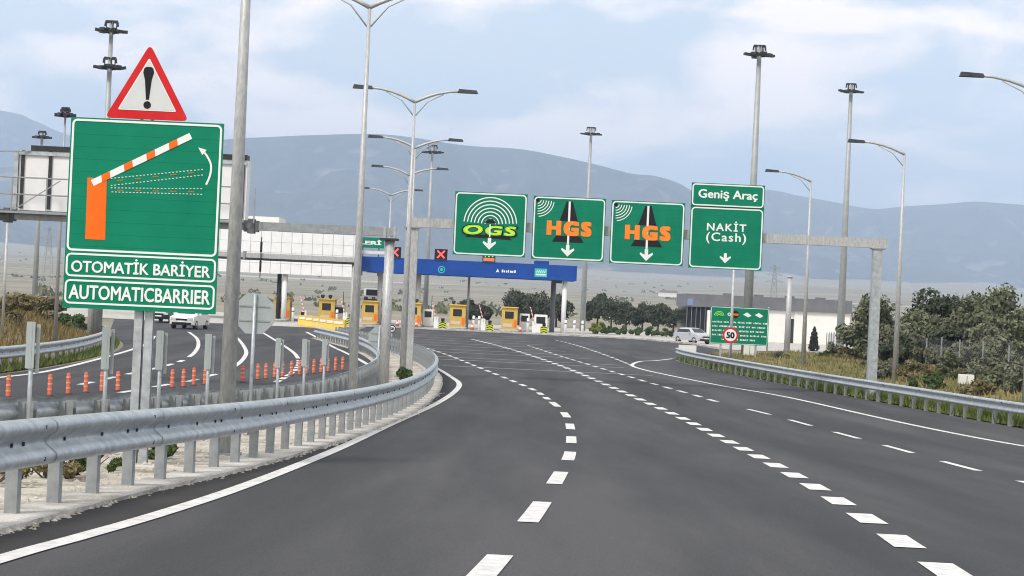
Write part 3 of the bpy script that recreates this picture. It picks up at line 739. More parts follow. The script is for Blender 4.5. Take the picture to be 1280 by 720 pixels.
def d_hgs(o, w, h, y):
    border(-w / 2 + .03, w / 2 - .03, .03, h - .03, .16, .05, y, SWHITE, o)
    b = MB()
    for k in range(6): b.ring(*arc(-w / 2 + .16, h - .16, .13 + .10 * k, .032, -88 + 4 * (k > 4), -2 - 4 * (k > 4), 16), y - .0048, y, False)
    b.build('radio_waves', SWHITE, o); MB().prism(disc(-w / 2 + .17, h - .17, .07), y - .0085, y - .0055).build('wave_source', SBLACK, o)
    MB().prism([(-.62, h * .285), (.60, h * .285), (.46, h * .385), (-.47, h * .385)], y - .005, y).build('road_symbol', SBLACK, o)
    MB().prism([(-.36, h * .62), (.34, h * .62), (.12, h * .93), (-.12, h * .93)], y - .005, y).build('road_symbol', SBLACK, o)
    MB().box(-.04, .04, y - .008, y - .0055, h * .25, h * .93).build('lane_line', SWHITE, o)
    text('HGS', w * .58, h * .205, .02, h * .505, y - .0090, mat('letter orange', (.86, .20, .008), .45, 0, (.92, .26, .015), 3), o, 'lettering', .05, 0, .006, 1.28)
    darrow(o, 0, h * .06, .78, y)
def d_nakit(o, w, h, y):
    zs = h * .725
    border(-w / 2 + .03, w / 2 - .03, .03, zs - .03, .16, .05, y, SWHITE, o); border(-w / 2 + .03, w / 2 - .03, zs + .03, h - .03, .13, .05, y, SWHITE, o)
    MB().box(-w / 2 - .005, w / 2 + .005, y - .003, y + .003, zs - .012, zs + .012).build('panel_joint', SBLACK, o)
    text('Geniş Araç', w * .80, h * .125, .0, (zs + h) / 2, y, SWHITE, o, bold=.018)
    text('NAKİT', w * .53, h * .115, 0, h * .505, y, SWHITE, o, bold=.016, space=1.2)
    text('(Cash)', w * .54, h * .13, 0, h * .36, y, SWHITE, o, bold=.012, space=1.15)
    darrow(o, 0, h * .07, .66, y)
osign([(569, 238), (660, 244), (656, 323), (566, 317)], 'green overhead sign reading OGS under white radio-wave arcs, leftmost on the gantry', d_ogs)
osign([(667, 244), (758, 249), (754, 329), (664, 322)], 'green overhead sign reading HGS in orange, next to the OGS sign', d_hgs)
osign([(765, 249), (857, 255), (853, 334), (761, 328)], 'green overhead sign reading HGS in orange, next to the NAKİT sign', d_hgs)
osign([(866, 227), (957, 233), (951, 340), (859, 333)], 'green overhead sign reading Geniş Araç NAKİT (Cash), rightmost and tallest', d_nakit)

# ---- variable message gantry over the opposite carriageway (seen from behind)
VD = 58.5
cz = at(483, 290, VD).z; cx = at(483, 400, VD).x; vz = zg(VD)
V = empty('display_gantry', (cx, VD, vz), 'dark steel beam gantry over the opposite carriageway carrying the display back', 'gantry')
bz = at(250, 279, VD).z - vz; L = 20.4
ibox(.3, GALVD, 'beam', V, -L, .1, bz - .14, bz + .12)
MB().tube([(0, 0, -.1), (0, 0, bz - .27)], [.155, .145], 12).build('column', POLE, V, True)
MB().tube([(-L, 0, -.1), (-L, 0, bz - .15)], [.19, .17], 12).build('column', POLE, V, True)
MB().box(-.30, .26, -.25, .25, bz - .27, bz - .2).build('cap_plate', DARK, V); f = MB().box(-.2, -.12, -.17, .17, bz - .199, bz + .15); f.box(.1015, .17, -.17, .17, bz - .199, bz + .15); build_each(f, 'clamp', GALV, V)
f = MB()
for px in (10, 315):
    xx = at(px, 271, VD).x - cx; MB().box(xx - .10, xx + .10, -.22, .22, bz - .24, bz + .2).box(xx - .22, xx + .22, -.18, .18, bz - .19, bz + .15).build('beam_joint', mat('grimy flange', (.07, .075, .08), .6, .3, (.17, .18, .19), 6, spec=.2), V)
px0, px1 = at(22, 230, VD).x - cx, at(308, 230, VD).x - cx; zt0, zt1 = bz + .16, at(60, 189, VD).z - vz
M = empty('message_display', (cx + (px0 + px1) / 2, VD, vz + zt0), 'white back of a wide electronic message display with black frames, on the dark gantry', 'display')
hw = (px1 - px0) / 2; hh = zt1 - zt0
MB().box(-hw, hw, .05, .75, 0, hh).build('cabinet', WHITE, M)
f = MB()
for k in range(9):
    x = -hw + .12 + (2 * hw - .24) * k / 8; f.box(x - .05, x + .05, .0, .048, .05, hh)
f.box(-hw + .35, hw - .02, .0, .6, hh + .002, hh + .16); f.build('frame', DARK, M)
f = MB().box(-hw - .02, hw, -.02, -.002, hh - .14, hh - .03); f.box(-hw - .14, -hw - .01, -.02, .70, 0, hh); f.build('edge_trim', GALV, M)
rl = MB()
for z in (hh * .53, hh * .25): rl.tube([(-hw - 1.6, -.45, z), (hw - .2, -.45, z)], .022, 6)
for k in range(9): x = -hw - 1.1 + k * 1.05; rl.bar((x, -.45, -.1), (x, -.45, hh * .53 if k else hh * .93), .04)
rl.bar((-hw + .1, -.45, .02), (-hw + 1.4, -.45, hh * .5), .03); rl.bar((-hw - 1.1, -.45, hh * .93), (-hw + .4, -.02, hh * .99), .03)
rl.box(-hw - 1.6, hw, -.5, .0, -.12, -.06); rl.build('railing', GALVD, M)
# ---- second, farther gantry
V2 = 103.
cxl, cxr = at(113, 425, V2).x, at(441, 410, V2).x; bz = at(350, 321, V2).z; 
G2 = empty('bare_gantry', (cxl, V2, zg(V2)), 'bare grey pipe gantry in front of the white canopy, without signs', 'gantry')
b = MB().box(-.1, cxr - cxl + .1, -.2, .2, bz - .12, bz + .14); b.build('beam', POLE, G2)
MB().box(-.1, cxr - cxl + .1, -.24, .24, bz - .24, bz - .122).build('lower_flange', DARK, G2)
for x in (0, cxr - cxl): MB().tube([(x, 0, -.1), (x, 0, bz - .242)], .2, 12).build('column', POLE, G2, True)
xx = at(306, 318, V2).x - cxl; MB().box(xx - .06, xx + .06, -.26, .26, bz - .2, bz + .22).build('beam_joint', GALVD, G2)
xx = at(327, 318, V2).x - cxl
MB().box(xx - .055, xx + .055, -.32, -.21, bz + .2, bz + .75).box(xx - .055, xx + .055, -.32, -.245, bz - .85, bz - .26).box(xx - .02, xx + .02, -.30, -.245, bz - 1.2, bz + 1.0).build('signal_head', SBLACK, G2)

# ------------------------------------------------------------------ median marker boards and round sign backs
def ray_on(pts, px, near=16, far=110):
    """depth where the column of sight px crosses a line"""
    best = None
    for k in range(int((far - near) * 10)):
        d = near + k * .1; e = abs(lerp_line(pts, d) - (px - 640) * d / F)
        if best is None or e < best[0]: best = (e, d)
    return best[1]
mk = None
RB2 = offset(RAIL_B, .45)
mks = [(47, 402), (141, 408), (207, 410), (268, 413), (355, 418), (388, 418), (413, 420)]
mdesc = ['tallest grey marker board on a thin post, leftmost in the median', 'grey marker board on a thin post just left of the sign post', 'grey marker board on a thin post just right of the sign post', 'grey marker board on a thin post, half hidden by the big bare pole',
         'grey marker board just right of the larger round sign back', 'grey marker board midway between the large round sign back and the second lamp post', 'smallest grey marker board on a thin post, next to the lamp post']
for i, (px, pyt) in enumerate(mks):
    d = ray_on(RB2, px - 3); x = lerp_line(RB2, d); H = 1.8
    if mk is None:
        mk = empty('marker_board', (x, d, zg(d)), mdesc[0], 'marker board', 'grey marker boards in the median')
        MB().tube([(0, 0, -.1), (0, 0, H - .05)], .03, 8).build('post', GALV, mk, True)
        b = MB(); b.prism(rrect(-.065, .045, H - .60, H, .012, 2), -.05, -.032); b.box(-.012, .012, -.055, -.05, H - .6, H - .02)
        b.build('board', SBACK, mk); MB().prism(rrect(.05, .095, H - .66, H - .03, .01, 2), .02, .035).build('reflector', SBACK, mk)
    else: dup(mk, (x, d, zg(d)), 0, mdesc[i])
def round_back(px, py, d, r, lab, n=8, H0=0):
    q = at(px, py, d); z = zg(d); h = q.z - z
    o = empty('traffic_sign', (q.x, d, z), lab, 'road sign', 'round signs seen from behind')
    MB().tube([(0, .0, -.1), (0, 0, h + r * .9)], .033, 8).build('post', GALV, o, True)
    MB().prism([(x, zz + h) for x, zz in disc(0, 0, r, n, math.pi / n)], .035, .05).build('sign_back', SBACK, o)
    b = MB().box(-r * .7, r * .7, .02, .034, h + r * .3, h + r * .36); b.box(-r * .7, r * .7, .02, .034, h - r * .36, h - r * .3); b.build('bracket', GALVD, o)
d1 = ray_on(RB2, 314) - .5
round_back(318, 392, d1, .40, 'larger plain grey octagonal sign seen from behind, right of the big bare pole', 8)
round_back(474, 422, 66, .40, 'smaller plain grey octagonal sign seen from behind, beside the gantry column', 8)

# orange delineators
DEL = smooth([(-13.2, 43.5), (-12.24, 47.1), (-11.37, 51.8), (-10.12, 55.8), (-9.5, 60.4), (-8.75, 63.4), (-8.12, 68.5), (-6.9, 77.7)])
dl = None; dpos = [P(*p) for p in [(10, 497), (37, 497), (62, 495), (85, 493), (107, 491), (127, 490), (147, 489)]] + [P(*p) for p in [(199, 487), (215, 485), (229, 484), (242, 482), (256, 481)]] + [P(*p) for p in [(303, 478), (322, 475), (332, 474), (343, 472.5), (353, 471.5), (364, 470), (374, 469), (383, 468), (392, 467), (401, 466), (410, 465), (419, 464), (428, 463)]]
for i, (x, d) in enumerate(dpos):
    lab = 'orange flexible lane delineator post, %s from the left in its row' % ORD[i]
    if dl is None:
        dl = empty('delineator_post', (x, d, zg(d)), lab, 'delineator', 'orange delineator posts across the opposite carriageway')
        MB().tube([(0, 0, .03), (0, 0, .06), (0, 0, .54), (0, 0, .56)], [.08, .055, .052, .03], 10).build('post', ORPOST, dl, True)
        MB().tube([(0, 0, -.01), (0, 0, .035)], [.13, .1], 12).build('base', DARK, dl)
        b = MB()
        for z in (.15, .29, .43): b.tube([(0, 0, z), (0, 0, z + .045)], .060, 10)
        build_each(b, 'reflective_band', mat('pink band', (.85, .30, .18), .5, 0, (.85, .4, .25), 6), dl)
    else: dup(dl, (x, d, zg(d)), 0, lab)

# ------------------------------------------------------------------ toll plaza
TD = 192.
def pz(px, py, d=TD): q = at(px, py, d); return q.x, q.z
# blue canopy
x0, _ = pz(452, 330); x1, _ = pz(721, 342); zb_ = pz(600, 346)[1]; ztp = pz(600, 327)[1]
BC = empty('toll_canopy', ((x0 + x1) / 2, TD, 0), 'long blue canopy over the toll lanes with lane signals on top', 'toll canopy')
hw = (x1 - x0) / 2; hh = ztp - zb_
MB().box(-hw, hw, -.15, .0, zb_, ztp).build('fascia', BLUE, BC)
MB().box(-hw + .05, hw - .05, .002, 7, zb_ + .1, ztp - .2).build('roof', GREYC, BC)
MB().box(-hw, hw, 7.002, 7.1, zb_, ztp).build('rear_fascia', BLUE, BC)
for px, yy, r, m in ((522, 3, .26, WHITE), (705, .7, .24, WHITE), (691, 4.5, .26, GREYC), (585, 5, .12, POLE), (474, 3, .24, WHITE)):
    q = at(px, 380, TD + yy); MB().tube([(q.x - (x0 + x1) / 2, yy, -.1), (q.x - (x0 + x1) / 2, yy, zb_ + .1)], r, 12).build('column', m, BC, True)
for px in (512, 697):
    q = at(px, 350, TD + .5).x - (x0 + x1) / 2; MB().box(q - .45, q + .45, .2, 3, zb_ - .28, zb_ - .002).build('column_head', DARK, BC)
q = pz(552, 337); b = MB(); b.ring(disc(q[0] - (x0 + x1) / 2, q[1], .36), disc(q[0] - (x0 + x1) / 2, q[1], .27), -.17, -.152); b.prism(disc(q[0] - (x0 + x1) / 2, q[1], .15), -.17, -.152); b.build('round_emblem', TEAL, BC)
q = pz(676, 341); MB().box(q[0] - (x0 + x1) / 2 - .62, q[0] - (x0 + x1) / 2 + .62, -.18, -.152, q[1] - .42, q[1] + .42).build('emblem_plate', TEAL, BC)
b = MB(); cx_, cz_ = q[0] - (x0 + x1) / 2, q[1]
for k in range(5): b.prism([(cx_ - .5 + k * .2, cz_ + .02), (cx_ - .38 + k * .2, cz_ + .02), (cx_ - .3 + k * .2, cz_ + .3)], -.19, -.182)
b.box(cx_ - .5, cx_ + .5, -.19, -.182, cz_ - .25, cz_ - .12); b.build('emblem_mark', SWHITE, BC)
q = pz(634, 339.5); b = MB(); cx_, cz_ = q[0] - (x0 + x1) / 2, q[1]
b.prism([(cx_ - 1.15, cz_ - .14), (cx_ - .95, cz_ - .06), (cx_ - .8, cz_ - .14), (cx_ - .95, cz_ + .26)], -.17, -.152)
for k, w in enumerate((.16, .1, .14, .1, .16, .12, .14)): b.box(cx_ - .55 + k * .21, cx_ - .55 + k * .21 + w, -.17, -.152, cz_ - .1, cz_ + (.1 if k % 3 else .17))
b.build('canopy_mark', SWHITE, BC)
def signal(px, py, lab, kind):
    q = pz(px, py, TD - .3); z0 = ztp + .01
    o = empty('lane_signal', (q[0], TD - .3, z0), lab, 'lane signal', 'lane signals on the blue canopy'); h = 1.06; w = .64
    MB().box(-w, w, 0, .3, .0, h).build('housing', SBLACK, o)
    if kind == 'x':
        b = MB()
        for s in (-1, 1): b.bar((-.36 * s, -.012, h / 2 - .36), (.36 * s, -.012 - .006 * s, h / 2 + .36), .02, .13)
        b = MB()
        for s in (-1, 1):
            a, c = Vector((-.36 * s, h / 2 - .36)), Vector((.36 * s, h / 2 + .36)); t = (c - a).normalized(); n_ = Vector((-t.y, t.x)) * .075
            b.prism([tuple(a - n_), tuple(c - n_), tuple(c + n_), tuple(a + n_)], -.012 - .006 * (s > 0), -.002 - .007 * (s > 0))
        b.build('cross', REDL, o)
    elif kind == 'a':
        b = MB()
        for k in range(3): b.prism([(-.52 + .36 * k, .66), (-.36 + .36 * k, .46), (-.2 + .36 * k, .66), (-.2 + .36 * k, .84), (-.36 + .36 * k, .64), (-.52 + .36 * k, .84)], -.012, -.002)
        build_each(b, 'arrow', GRNL, o); MB().box(-.55, .55, -.012, -.002, .06, .40).build('red_panel', mat('red orange panel', (.7, .16, .07), .5, 0, (.75, .25, .12), 6), o)
    else:
        o.children
    return o
signal(493, 320, 'black lane signal with a red cross, half hidden behind the gantry columns', 'x')
signal(551, 322, 'black lane signal with a red cross, left of the OGS sign', 'x')
signal(611, 326, 'lane signal with green arrows above a red panel, under the OGS sign', 'a')
q = pz(677, 330); b = MB().prism(rrect(-.75, .75, 0, .55, .1), 0, .4); o = b.build('roof_box', BLUE); o.location = (q[0], TD + .2, ztp - .19); tag(o, 'small blue box standing on the canopy under the first HGS sign', 'roof box')
# white canopy over the opposite lanes
x0, _ = pz(150, 320); x1, _ = pz(448, 330); zb_ = pz(360, 343)[1]; ztp = pz(380, 292)[1]; z3 = pz(320, 271)[1]
WC = empty('white_canopy', ((x0 + x1) / 2, TD - 2, 0), 'tall white panelled canopy front over the opposite toll lanes', 'toll canopy'); mx_ = (x0 + x1) / 2; hw = (x1 - x0) / 2
MB().box(-hw, hw, 0, .3, zb_, ztp).build('fascia', WHITE, WC)
xs0, xs1 = pz(240, 275)[0] - mx_, pz(351, 280)[0] - mx_
MB().box(xs0, xs1, .4, 6, ztp + .002 - .5, z3).build('roof_block', WALLW, WC)
MB().box(-hw + .1, hw - .1, .302, 9, zb_ + .3, ztp - .3).build('roof', GREYC, WC)
b = MB(); x = -hw
while x < hw:
    b.box(x - .02, x + .02, -.02, -.001, zb_, ztp); x += 1.02
for k in range(1, 4): z = zb_ + (ztp - zb_) * k / 4; b.box(-hw, hw, -.014, -.002, z - .012, z + .012)
b.build('panel_joint', mat('joint grey', (.35, .36, .38), .6, 0, (.42, .43, .45), 4), WC)
for px, r, m, yy in ((348, .22, DARK, 1.5), (355, .26, WHITE, .8), (180, .26, WHITE, .8)):
    q = at(px, 380, TD - 2 + yy).x - mx_; MB().tube([(q, yy, -.1), (q, yy, zb_ + .3)], r, 12).build('column', m, WC, True)
# green name board on the roof
xg0, xg1 = pz(414, 295)[0], pz(480, 300)[0]; zg1, zg0 = pz(450, 296)[1], pz(450, 309)[1]
o = empty('name_board', ((xg0 + xg1) / 2, TD + .6, zg0), 'green name board with white capitals above the white and blue canopies', 'sign board'); w = (xg1 - xg0) / 2; h = zg1 - zg0
MB().box(-w, w, 0, .15, 0, h).build('board', GREEN2, o); text('GİŞELERİ', w * 1.75, h * .55, 0, h * .5, -.001, SWHITE, o, bold=.03)
b = MB(); [b.box(x - .06, x + .06, .152, .3, ztp * 0 + 4.9 - zg0, h) for x in (-w * .8, 0, w * .8)]; b.build('support', GREYC, o)
MB().box(-w * .3, w + .1, -.1, .4, -.62, -.3).build('roof_edge', WHITE, o)

# toll booths and islands
def island(x, lab):
    b = MB(); pts = [(-.95, 14), (-.95, 1.2), (-.6, .3), (0, 0), (.6, .3), (.95, 1.2), (.95, 14)]
    n = len(pts); b.add([(p[0], p[1], 0) for p in pts] + [(p[0], p[1], .2) for p in pts], [tuple(range(n))[::-1], tuple(range(n, 2 * n))] + [(i, (i + 1) % n, (i + 1) % n + n, i + n) for i in range(n)])
    o = b.build('toll_island', CONC); o.location = (x, TD - 8, .0); return tag(o, lab, 'kerb island', 'raised concrete toll islands')
booth0 = None
bx_ = [(352, 'yellow toll booth at the far left, right of the grey octagonal sign'), (408, 'yellow toll booth behind the yellow plastic barriers'), (462, 'yellow toll booth right of the second lamp post, a white lorry behind it'), (516, 'yellow toll booth mostly hidden by the canopy column'), (572, 'yellow toll booth left of the middle of the blue canopy'), (637, 'rightmost yellow toll booth, before the dark trees')]
bpos = []
for i, (px, lab) in enumerate(bx_):
    x = at(px, 395, TD).x; bpos.append(x)
    island(x, 'concrete toll island under the ' + lab.split(',')[0])
    if booth0 is None:
        booth0 = o = empty('toll_booth', (x, TD, .2), lab, 'toll booth', 'yellow toll booths')
        b = MB(); b.prism(rrect(-.88, .88, 0, 2.35, .1, 3), 0, 2.2); b.build('cabin', YELB, o)
        MB().box(-.52, .46, -.03, -.002, 1.15, 1.95).build('window', GLASS, o)
        MB().ring([(-.60, 1.08), (.54, 1.08), (.54, 2.02), (-.60, 2.02)], [(-.525, 1.145), (.465, 1.145), (.465, 1.955), (-.525, 1.955)], -.022, -.001).build('window_frame', YELP, o)
        MB().prism(rrect(-.98, .98, 2.352, 2.47, .05, 2), -.2, 2.3).build('roof', YELP, o)
        for s in (-.5, .35):
            MB().tube([(s, 0, 2.471), (s, 0, 2.6), (s, 0, 2.85), (s, 0, 2.9)], [.06, .2, .22, .1], 10).build('roof_lamp', DARK, o, True)
        MB().box(.50, .80, -.025, -.002, .2, 1.0).build('door', SORANGE, o)
        MB().box(-.7, .3, -.025, -.002, .25, .62).build('kick_panel', mat('pale panel', (.55, .45, .35), .6, 0, (.65, .5, .4), 5), o)
        MB().box(.882, .9, .4, 1.6, 1.1, 1.95).build('window', GLASS, o); resize(o, .9)
    else: dup(booth0, (x, TD, .2), 0, lab)
cush0 = None
CY = mat('chevron yellow', (.55, .62, .03), .5, 0, (.6, .66, .05), 5)
for i, (px, lab) in enumerate([(377, 'yellow and black chevron crash cushion at the left end of the yellow barriers'), (437, 'chevron crash cushion just left of the second lamp post base'), (553, 'chevron crash cushion before the booth left of centre'), (612, 'chevron crash cushion in front of the gap between the two right booths'), (680, 'chevron crash cushion right of the rightmost booth')]):
    d = TD - 9.5; x = at(px, 410, d).x
    if cush0 is None:
        cush0 = o = empty('crash_cushion', (x, d, .004), lab, 'crash cushion', 'yellow and black crash cushions')
        b = MB().prism(rrect(-.45, .45, .05, .95, .15, 4), 0, 1.4); b.build('nose', CY, o)
        b = MB()
        for k in range(3):
            z = .12 + k * .28
            b.prism([(-.40, z), (0, z + .16), (.40, z), (.40, z + .12), (0, z + .28), (-.40, z + .12)], -.015, -.002)
        build_each(b, 'chevron', SBLACK, o); MB().box(-.2, .2, .3, .6, .952, 1.35).build('lamp_box', SBLACK, o); MB().box(-.4, .4, .05, 1.3, -.004, .048).build('skid', DARK, o); resize(o, .8)
    else: dup(cush0, (x, d, .004), 0, lab)
# barrier gates (white cabinet with raised red and white arm)
gate0 = None
for i, (px, lab) in enumerate([(380, 'white lift-barrier gate left of the second booth'), (431, 'white lift-barrier gate right of the second booth'), (545, 'white lift-barrier gate left of the fifth booth'), (604, 'white lift-barrier gate between the two right booths'), (668, 'white lift-barrier gate right of the rightmost booth')]):
    d = TD - 3; x = at(px, 400, d).x
    if gate0 is None:
        gate0 = o = empty('barrier_gate', (x, d, .004), lab, 'barrier gate', 'white lift-barrier gates at the toll lanes')
        MB().prism(rrect(-.2, .2, 0, 1.15, .05, 3), 0, .45).build('cabinet', WHITE, o)
        MB().bar((.0, -.06, .95), (-.45, -.06, 2.5), .08, .10).build('arm', WHITE, o)
        b = MB()
        for k in range(4): t = .12 + k * .24; b.bar((-.45 * t, -.06, .95 + 1.55 * t), (-.45 * (t + .12), -.06, .95 + 1.55 * (t + .12)), .09, .11)
        build_each(b, 'arm_stripe', mat('arm red', (.6, .10, .10), .5, 0, (.65, .16, .15), 5), o)
    else: dup(gate0, (x, d, .004), 0, lab)
# bollards
bo = None
for i, (px, py) in enumerate([(366, 396), (421, 398), (592, 402), (599, 402), (660, 404), (707, 408), (718, 409), (728, 410)]):
    d = TD - 5; x = at(px, py, d).x; lab = 'white bollard at the toll lanes, %s from the left' % ORD[i]
    if bo is None:
        bo = empty('bollard', (x, d, .004), lab, 'bollard', 'white bollards at the toll lanes')
        MB().tube([(0, 0, 0), (0, 0, 1.35), (0, 0, 1.42)], [.13, .13, .09], 12).build('body', WHITE, bo, True); MB().tube([(0, 0, 1.0), (0, 0, 1.12)], .135, 12).build('band', GREYC, bo, True)
    else: dup(bo, (x, d, .004), 0, lab)
# yellow water-filled barriers
wb = None
for i in range(6):
    x, d = P(381 + i * 8.6, 407.5 + i * 1.35); lab = 'yellow plastic water-filled barrier, %s from the left in its row' % ORD[i]
    if wb is None:
        wb = empty('plastic_barrier', (x, d, zg(d)), lab, 'road barrier', 'yellow plastic barriers left of the plaza'); 
        b = MB(); n0 = [(-.25, 0), (.25, 0), (.25, .12), (.12, .5), (.1, .95), (-.1, .95), (-.12, .5), (-.25, .12)]
        b.add([(-.62, a, z) for a, z in n0] + [(.62, a, z) for a, z in n0], [tuple(range(8))[::-1], tuple(range(8, 16))] + [(i_, (i_ + 1) % 8, (i_ + 1) % 8 + 8, i_ + 8) for i_ in range(8)])
        b.build('body', YELP, wb); MB().box(-.5, .5, -.14, -.126, .6, .8).build('reflective_band', SWHITE, wb)
    else: dup(wb, (x, d, zg(d)), -.12 * i, lab)
# pale speed sign among the columns
q = P(490, 432)
def speed_sign(px, py, d, r, txt, lab, base_h=None):
    c = at(px, py, d); z = zt(c.x, d); h = c.z - z; o = empty('speed_sign', (c.x, d, z), lab, 'road sign', None)
    MB().tube([(0, .05, -.1), (0, .05, h + r)], .035, 8).build('post', GALV, o, True)
    MB().prism([(x, zz + h) for x, zz in disc(0, 0, r)], -.01, .012).build('border', SRED if px > 600 else SBLACK, o)
    MB().prism([(x, zz + h) for x, zz in disc(0, 0, r * .76)], -.016, -.0105).build('face', SWHITE, o)
    text(txt, r * .95, r * .72, 0, h, -.0165, SBLACK, o, bold=.03)
    return o
speed_sign(913, 419, 101.5, .42, '50', 'round red-bordered speed limit sign reading 50, in front of the green board')
speed_sign(490, 411, 118, .24, '50', 'tiny round black and white sign between the columns by the toll lanes')
# white lorry behind the third booth
def box_truck(x, d, z, lab):
    o = empty('lorry', (x, d, z), lab, 'lorry')
    MB().prism(rrect(-1.15, 1.15, .6, 2.9, .12, 3), 0, 2.0).build('cab', CARW, o); MB().box(-1.0, 1.0, -.03, -.002, 1.75, 2.55).build('windscreen', GLASS, o)
    MB().box(-1.2, 1.2, 2.1, 8.5, .9, 3.7).build('cargo_box', WHITE, o); MB().box(-1.05, 1.05, -.08, -.002, .55, .95).build('bumper', DARK, o)
    MB().box(-.85, .75, 1.0, 2.06, 2.91, 3.55).build('roof_deflector', SBLACK, o)
    for s in (-.78, .78): MB().box(s - .2, s + .2, -.05, -.003, 1.05, 1.3).build('headlight', LENS, o)
    for y in (.9, 6.6, 7.6):
        for s in (-1, 1): MB().tube([(s * 1.12, y, .48), (s * .85, y, .48)], .48, 16).build('wheel', TYRE, o, True)
    return o
box_truck(at(466, 385, 203).x, 203, .004, 'white lorry waiting behind the third toll booth')

# ------------------------------------------------------------------ cars
def car(x, d, z, rz, paint, lab):
    o = empty('car', (x, d, z), lab, 'car', None, rz)   # front faces -y
    prof = [(-2.1, .34), (-2.15, .62), (-2.05, .86), (-1.15, 1.0), (-.45, 1.46), (.3, 1.54), (1.3, 1.48), (1.95, 1.02), (2.1, .92), (2.12, .40), (1.9, .30), (-1.9, .28)]
    sec = []
    for wx, k in ((-.88, .0), (-.80, .5), (-.6, 1.), (.6, 1.), (.80, .5), (.88, .0)):
        ring_ = []
        for (y, zz) in prof:
            if zz > 1.01: s = {0.: .0, .5: .75, 1.: 1.}[k]; zz2 = 1.0 + (zz - 1.0) * s
            else: zz2 = zz if zz < .5 else zz + (.03 * k)
            ring_.append((wx, y * (1 - .03 * (1 - k)), zz2))
        sec.append(ring_)
    n = len(prof); vs = [p for r_ in sec for p in r_]
    fs = [(i * n + j, i * n + (j + 1) % n, (i + 1) * n + (j + 1) % n, (i + 1) * n + j) for i in range(5) for j in range(n)] + [tuple(range(n))[::-1], tuple(range(5 * n, 6 * n))]
    MB().add(vs, fs).build('body', paint, o)
    g = MB().add([(-.64, -1.06, 1.10), (.64, -1.06, 1.10), (.56, -.48, 1.475), (-.56, -.48, 1.475)], [(0, 1, 2, 3)]); g.build('windscreen', GLASS, o)
    MB().add([(-.6, 1.92, 1.09), (.6, 1.92, 1.09), (.55, 1.40, 1.47), (-.55, 1.40, 1.47)], [(0, 3, 2, 1)]).build('rear_window', GLASS, o)
    for s in (-1, 1):
        MB().add([(s * .872, -.80, 1.07), (s * .872, 1.55, 1.07), (s * .812, 1.25, 1.385), (s * .812, -.42, 1.385)], [(0, 1, 2, 3)]).build('side_window', GLASS, o)
        MB().box(min(s * .42, s * .8), max(s * .42, s * .8), -2.16, -2.06, .66, .82).build('headlight', LENS, o)
        MB().box(min(s * .5, s * .82), max(s * .5, s * .82), 2.06, 2.13, .72, .9).build('tail_light', TAIL, o)
        MB().box(min(s * .86, s * 1.03), max(s * .86, s * 1.03), -.72, -.55, 1.0, 1.14).build('mirror', paint, o)
        for y in (-1.32, 1.32):
            w = MB().tube([(s * .90, y, .32), (s * .68, y, .32)], .32, 18).build('wheel', TYRE, o, True)
            MB().tube([(s * .912, y, .32), (s * .89, y, .32)], .2, 14).build('rim', RIM, w, True)
    MB().box(-.40, .40, -2.17, -2.1, .62, .76).build('grille', SBLACK, o); MB().box(-.7, .7, -2.15, -2.05, .32, .48).build('lower_grille', SBLACK, o)
    MB().box(-.26, .26, -2.185, -2.172, .50, .60).build('number_plate', SWHITE, o)
    return o
x, d = P(237, 411); car(x, d, zg(d) + .004, -.12, CARW, 'white car driving towards us under the right corner of the automatic barrier sign')
q = at(207, 402, 158); car(q.x, 158, .004, -.1, CARD, 'small dark car following the white car, near the sign post')
q = at(866, 424, 171); pc = car(q.x, 171, .008, .55, CARS, 'silver car parked at the edge of the lay-by beside the green price board'); resize(pc, .9)

# ------------------------------------------------------------------ right side buildings and signs
BD = 196.
xl, xr_ = at(857, 400, BD).x, at(1064, 410, BD).x; zr1 = at(950, 371, BD).z; zr0 = at(950, 387, BD).z
B = empty('service_building', ((xl + xr_) / 2, BD, .0), 'low white service building with a grey roof band and dark glazed end', 'building'); hw = (xr_ - xl) / 2
MB().box(-hw, hw, 0, 12, zr0, zr1).build('roof_band', GREYC, B)
wl = MB(); gx = at(888, 400, BD).x - (xl + xr_) / 2; dx0, dx1 = at(985, 410, BD).x - (xl + xr_) / 2, at(993, 410, BD).x - (xl + xr_) / 2
wl.box(gx, dx0, .3, 11.7, -.1, zr0 - .002); wl.box(dx1, hw - .1, .3, 11.7, -.1, zr0 - .002); wl.box(dx0, dx1, .5, 11.6, 2.5, zr0 - .002); wl.build('wall', WALLW, B)
MB().box(dx0 + .01, dx1 - .01, .55, .65, 0, 2.49).build('door', DARK, B)
MB().box(-hw + .15, gx - .01, .35, 11.5, -.1, zr0 - .002).build('glazing', GLASS, B)
b = MB()
for k in range(6): x = -hw + .1 + (gx + hw - .2) * k / 5; b.box(x, x + .07, .25, .345, 0, zr0 - .003)
build_each(b, 'window_mullion', GREYC, B); MB().box(gx - .35, gx + .5, -.3, .28, 0, zr0 - .3).build('entrance_pillar', WALLW, B)
q = at(863, 377, BD); MB().prism([(a + q.x - (xl + xr_) / 2, c + q.z) for a, c in rrect(-.3, .3, -.35, .3, .05, 2)], -.03, -.002).build('roof_emblem', mat('pale blue emblem', (.12, .18, .36), .5, 0, (.2, .28, .45), 6), B)
for k in range(4): MB().box(-hw + 4 + k * 3.2, -hw + 4.9 + k * 3.2, 2, 3, zr1 + .001, zr1 + .22).build('roof_vent', GREYC, B)
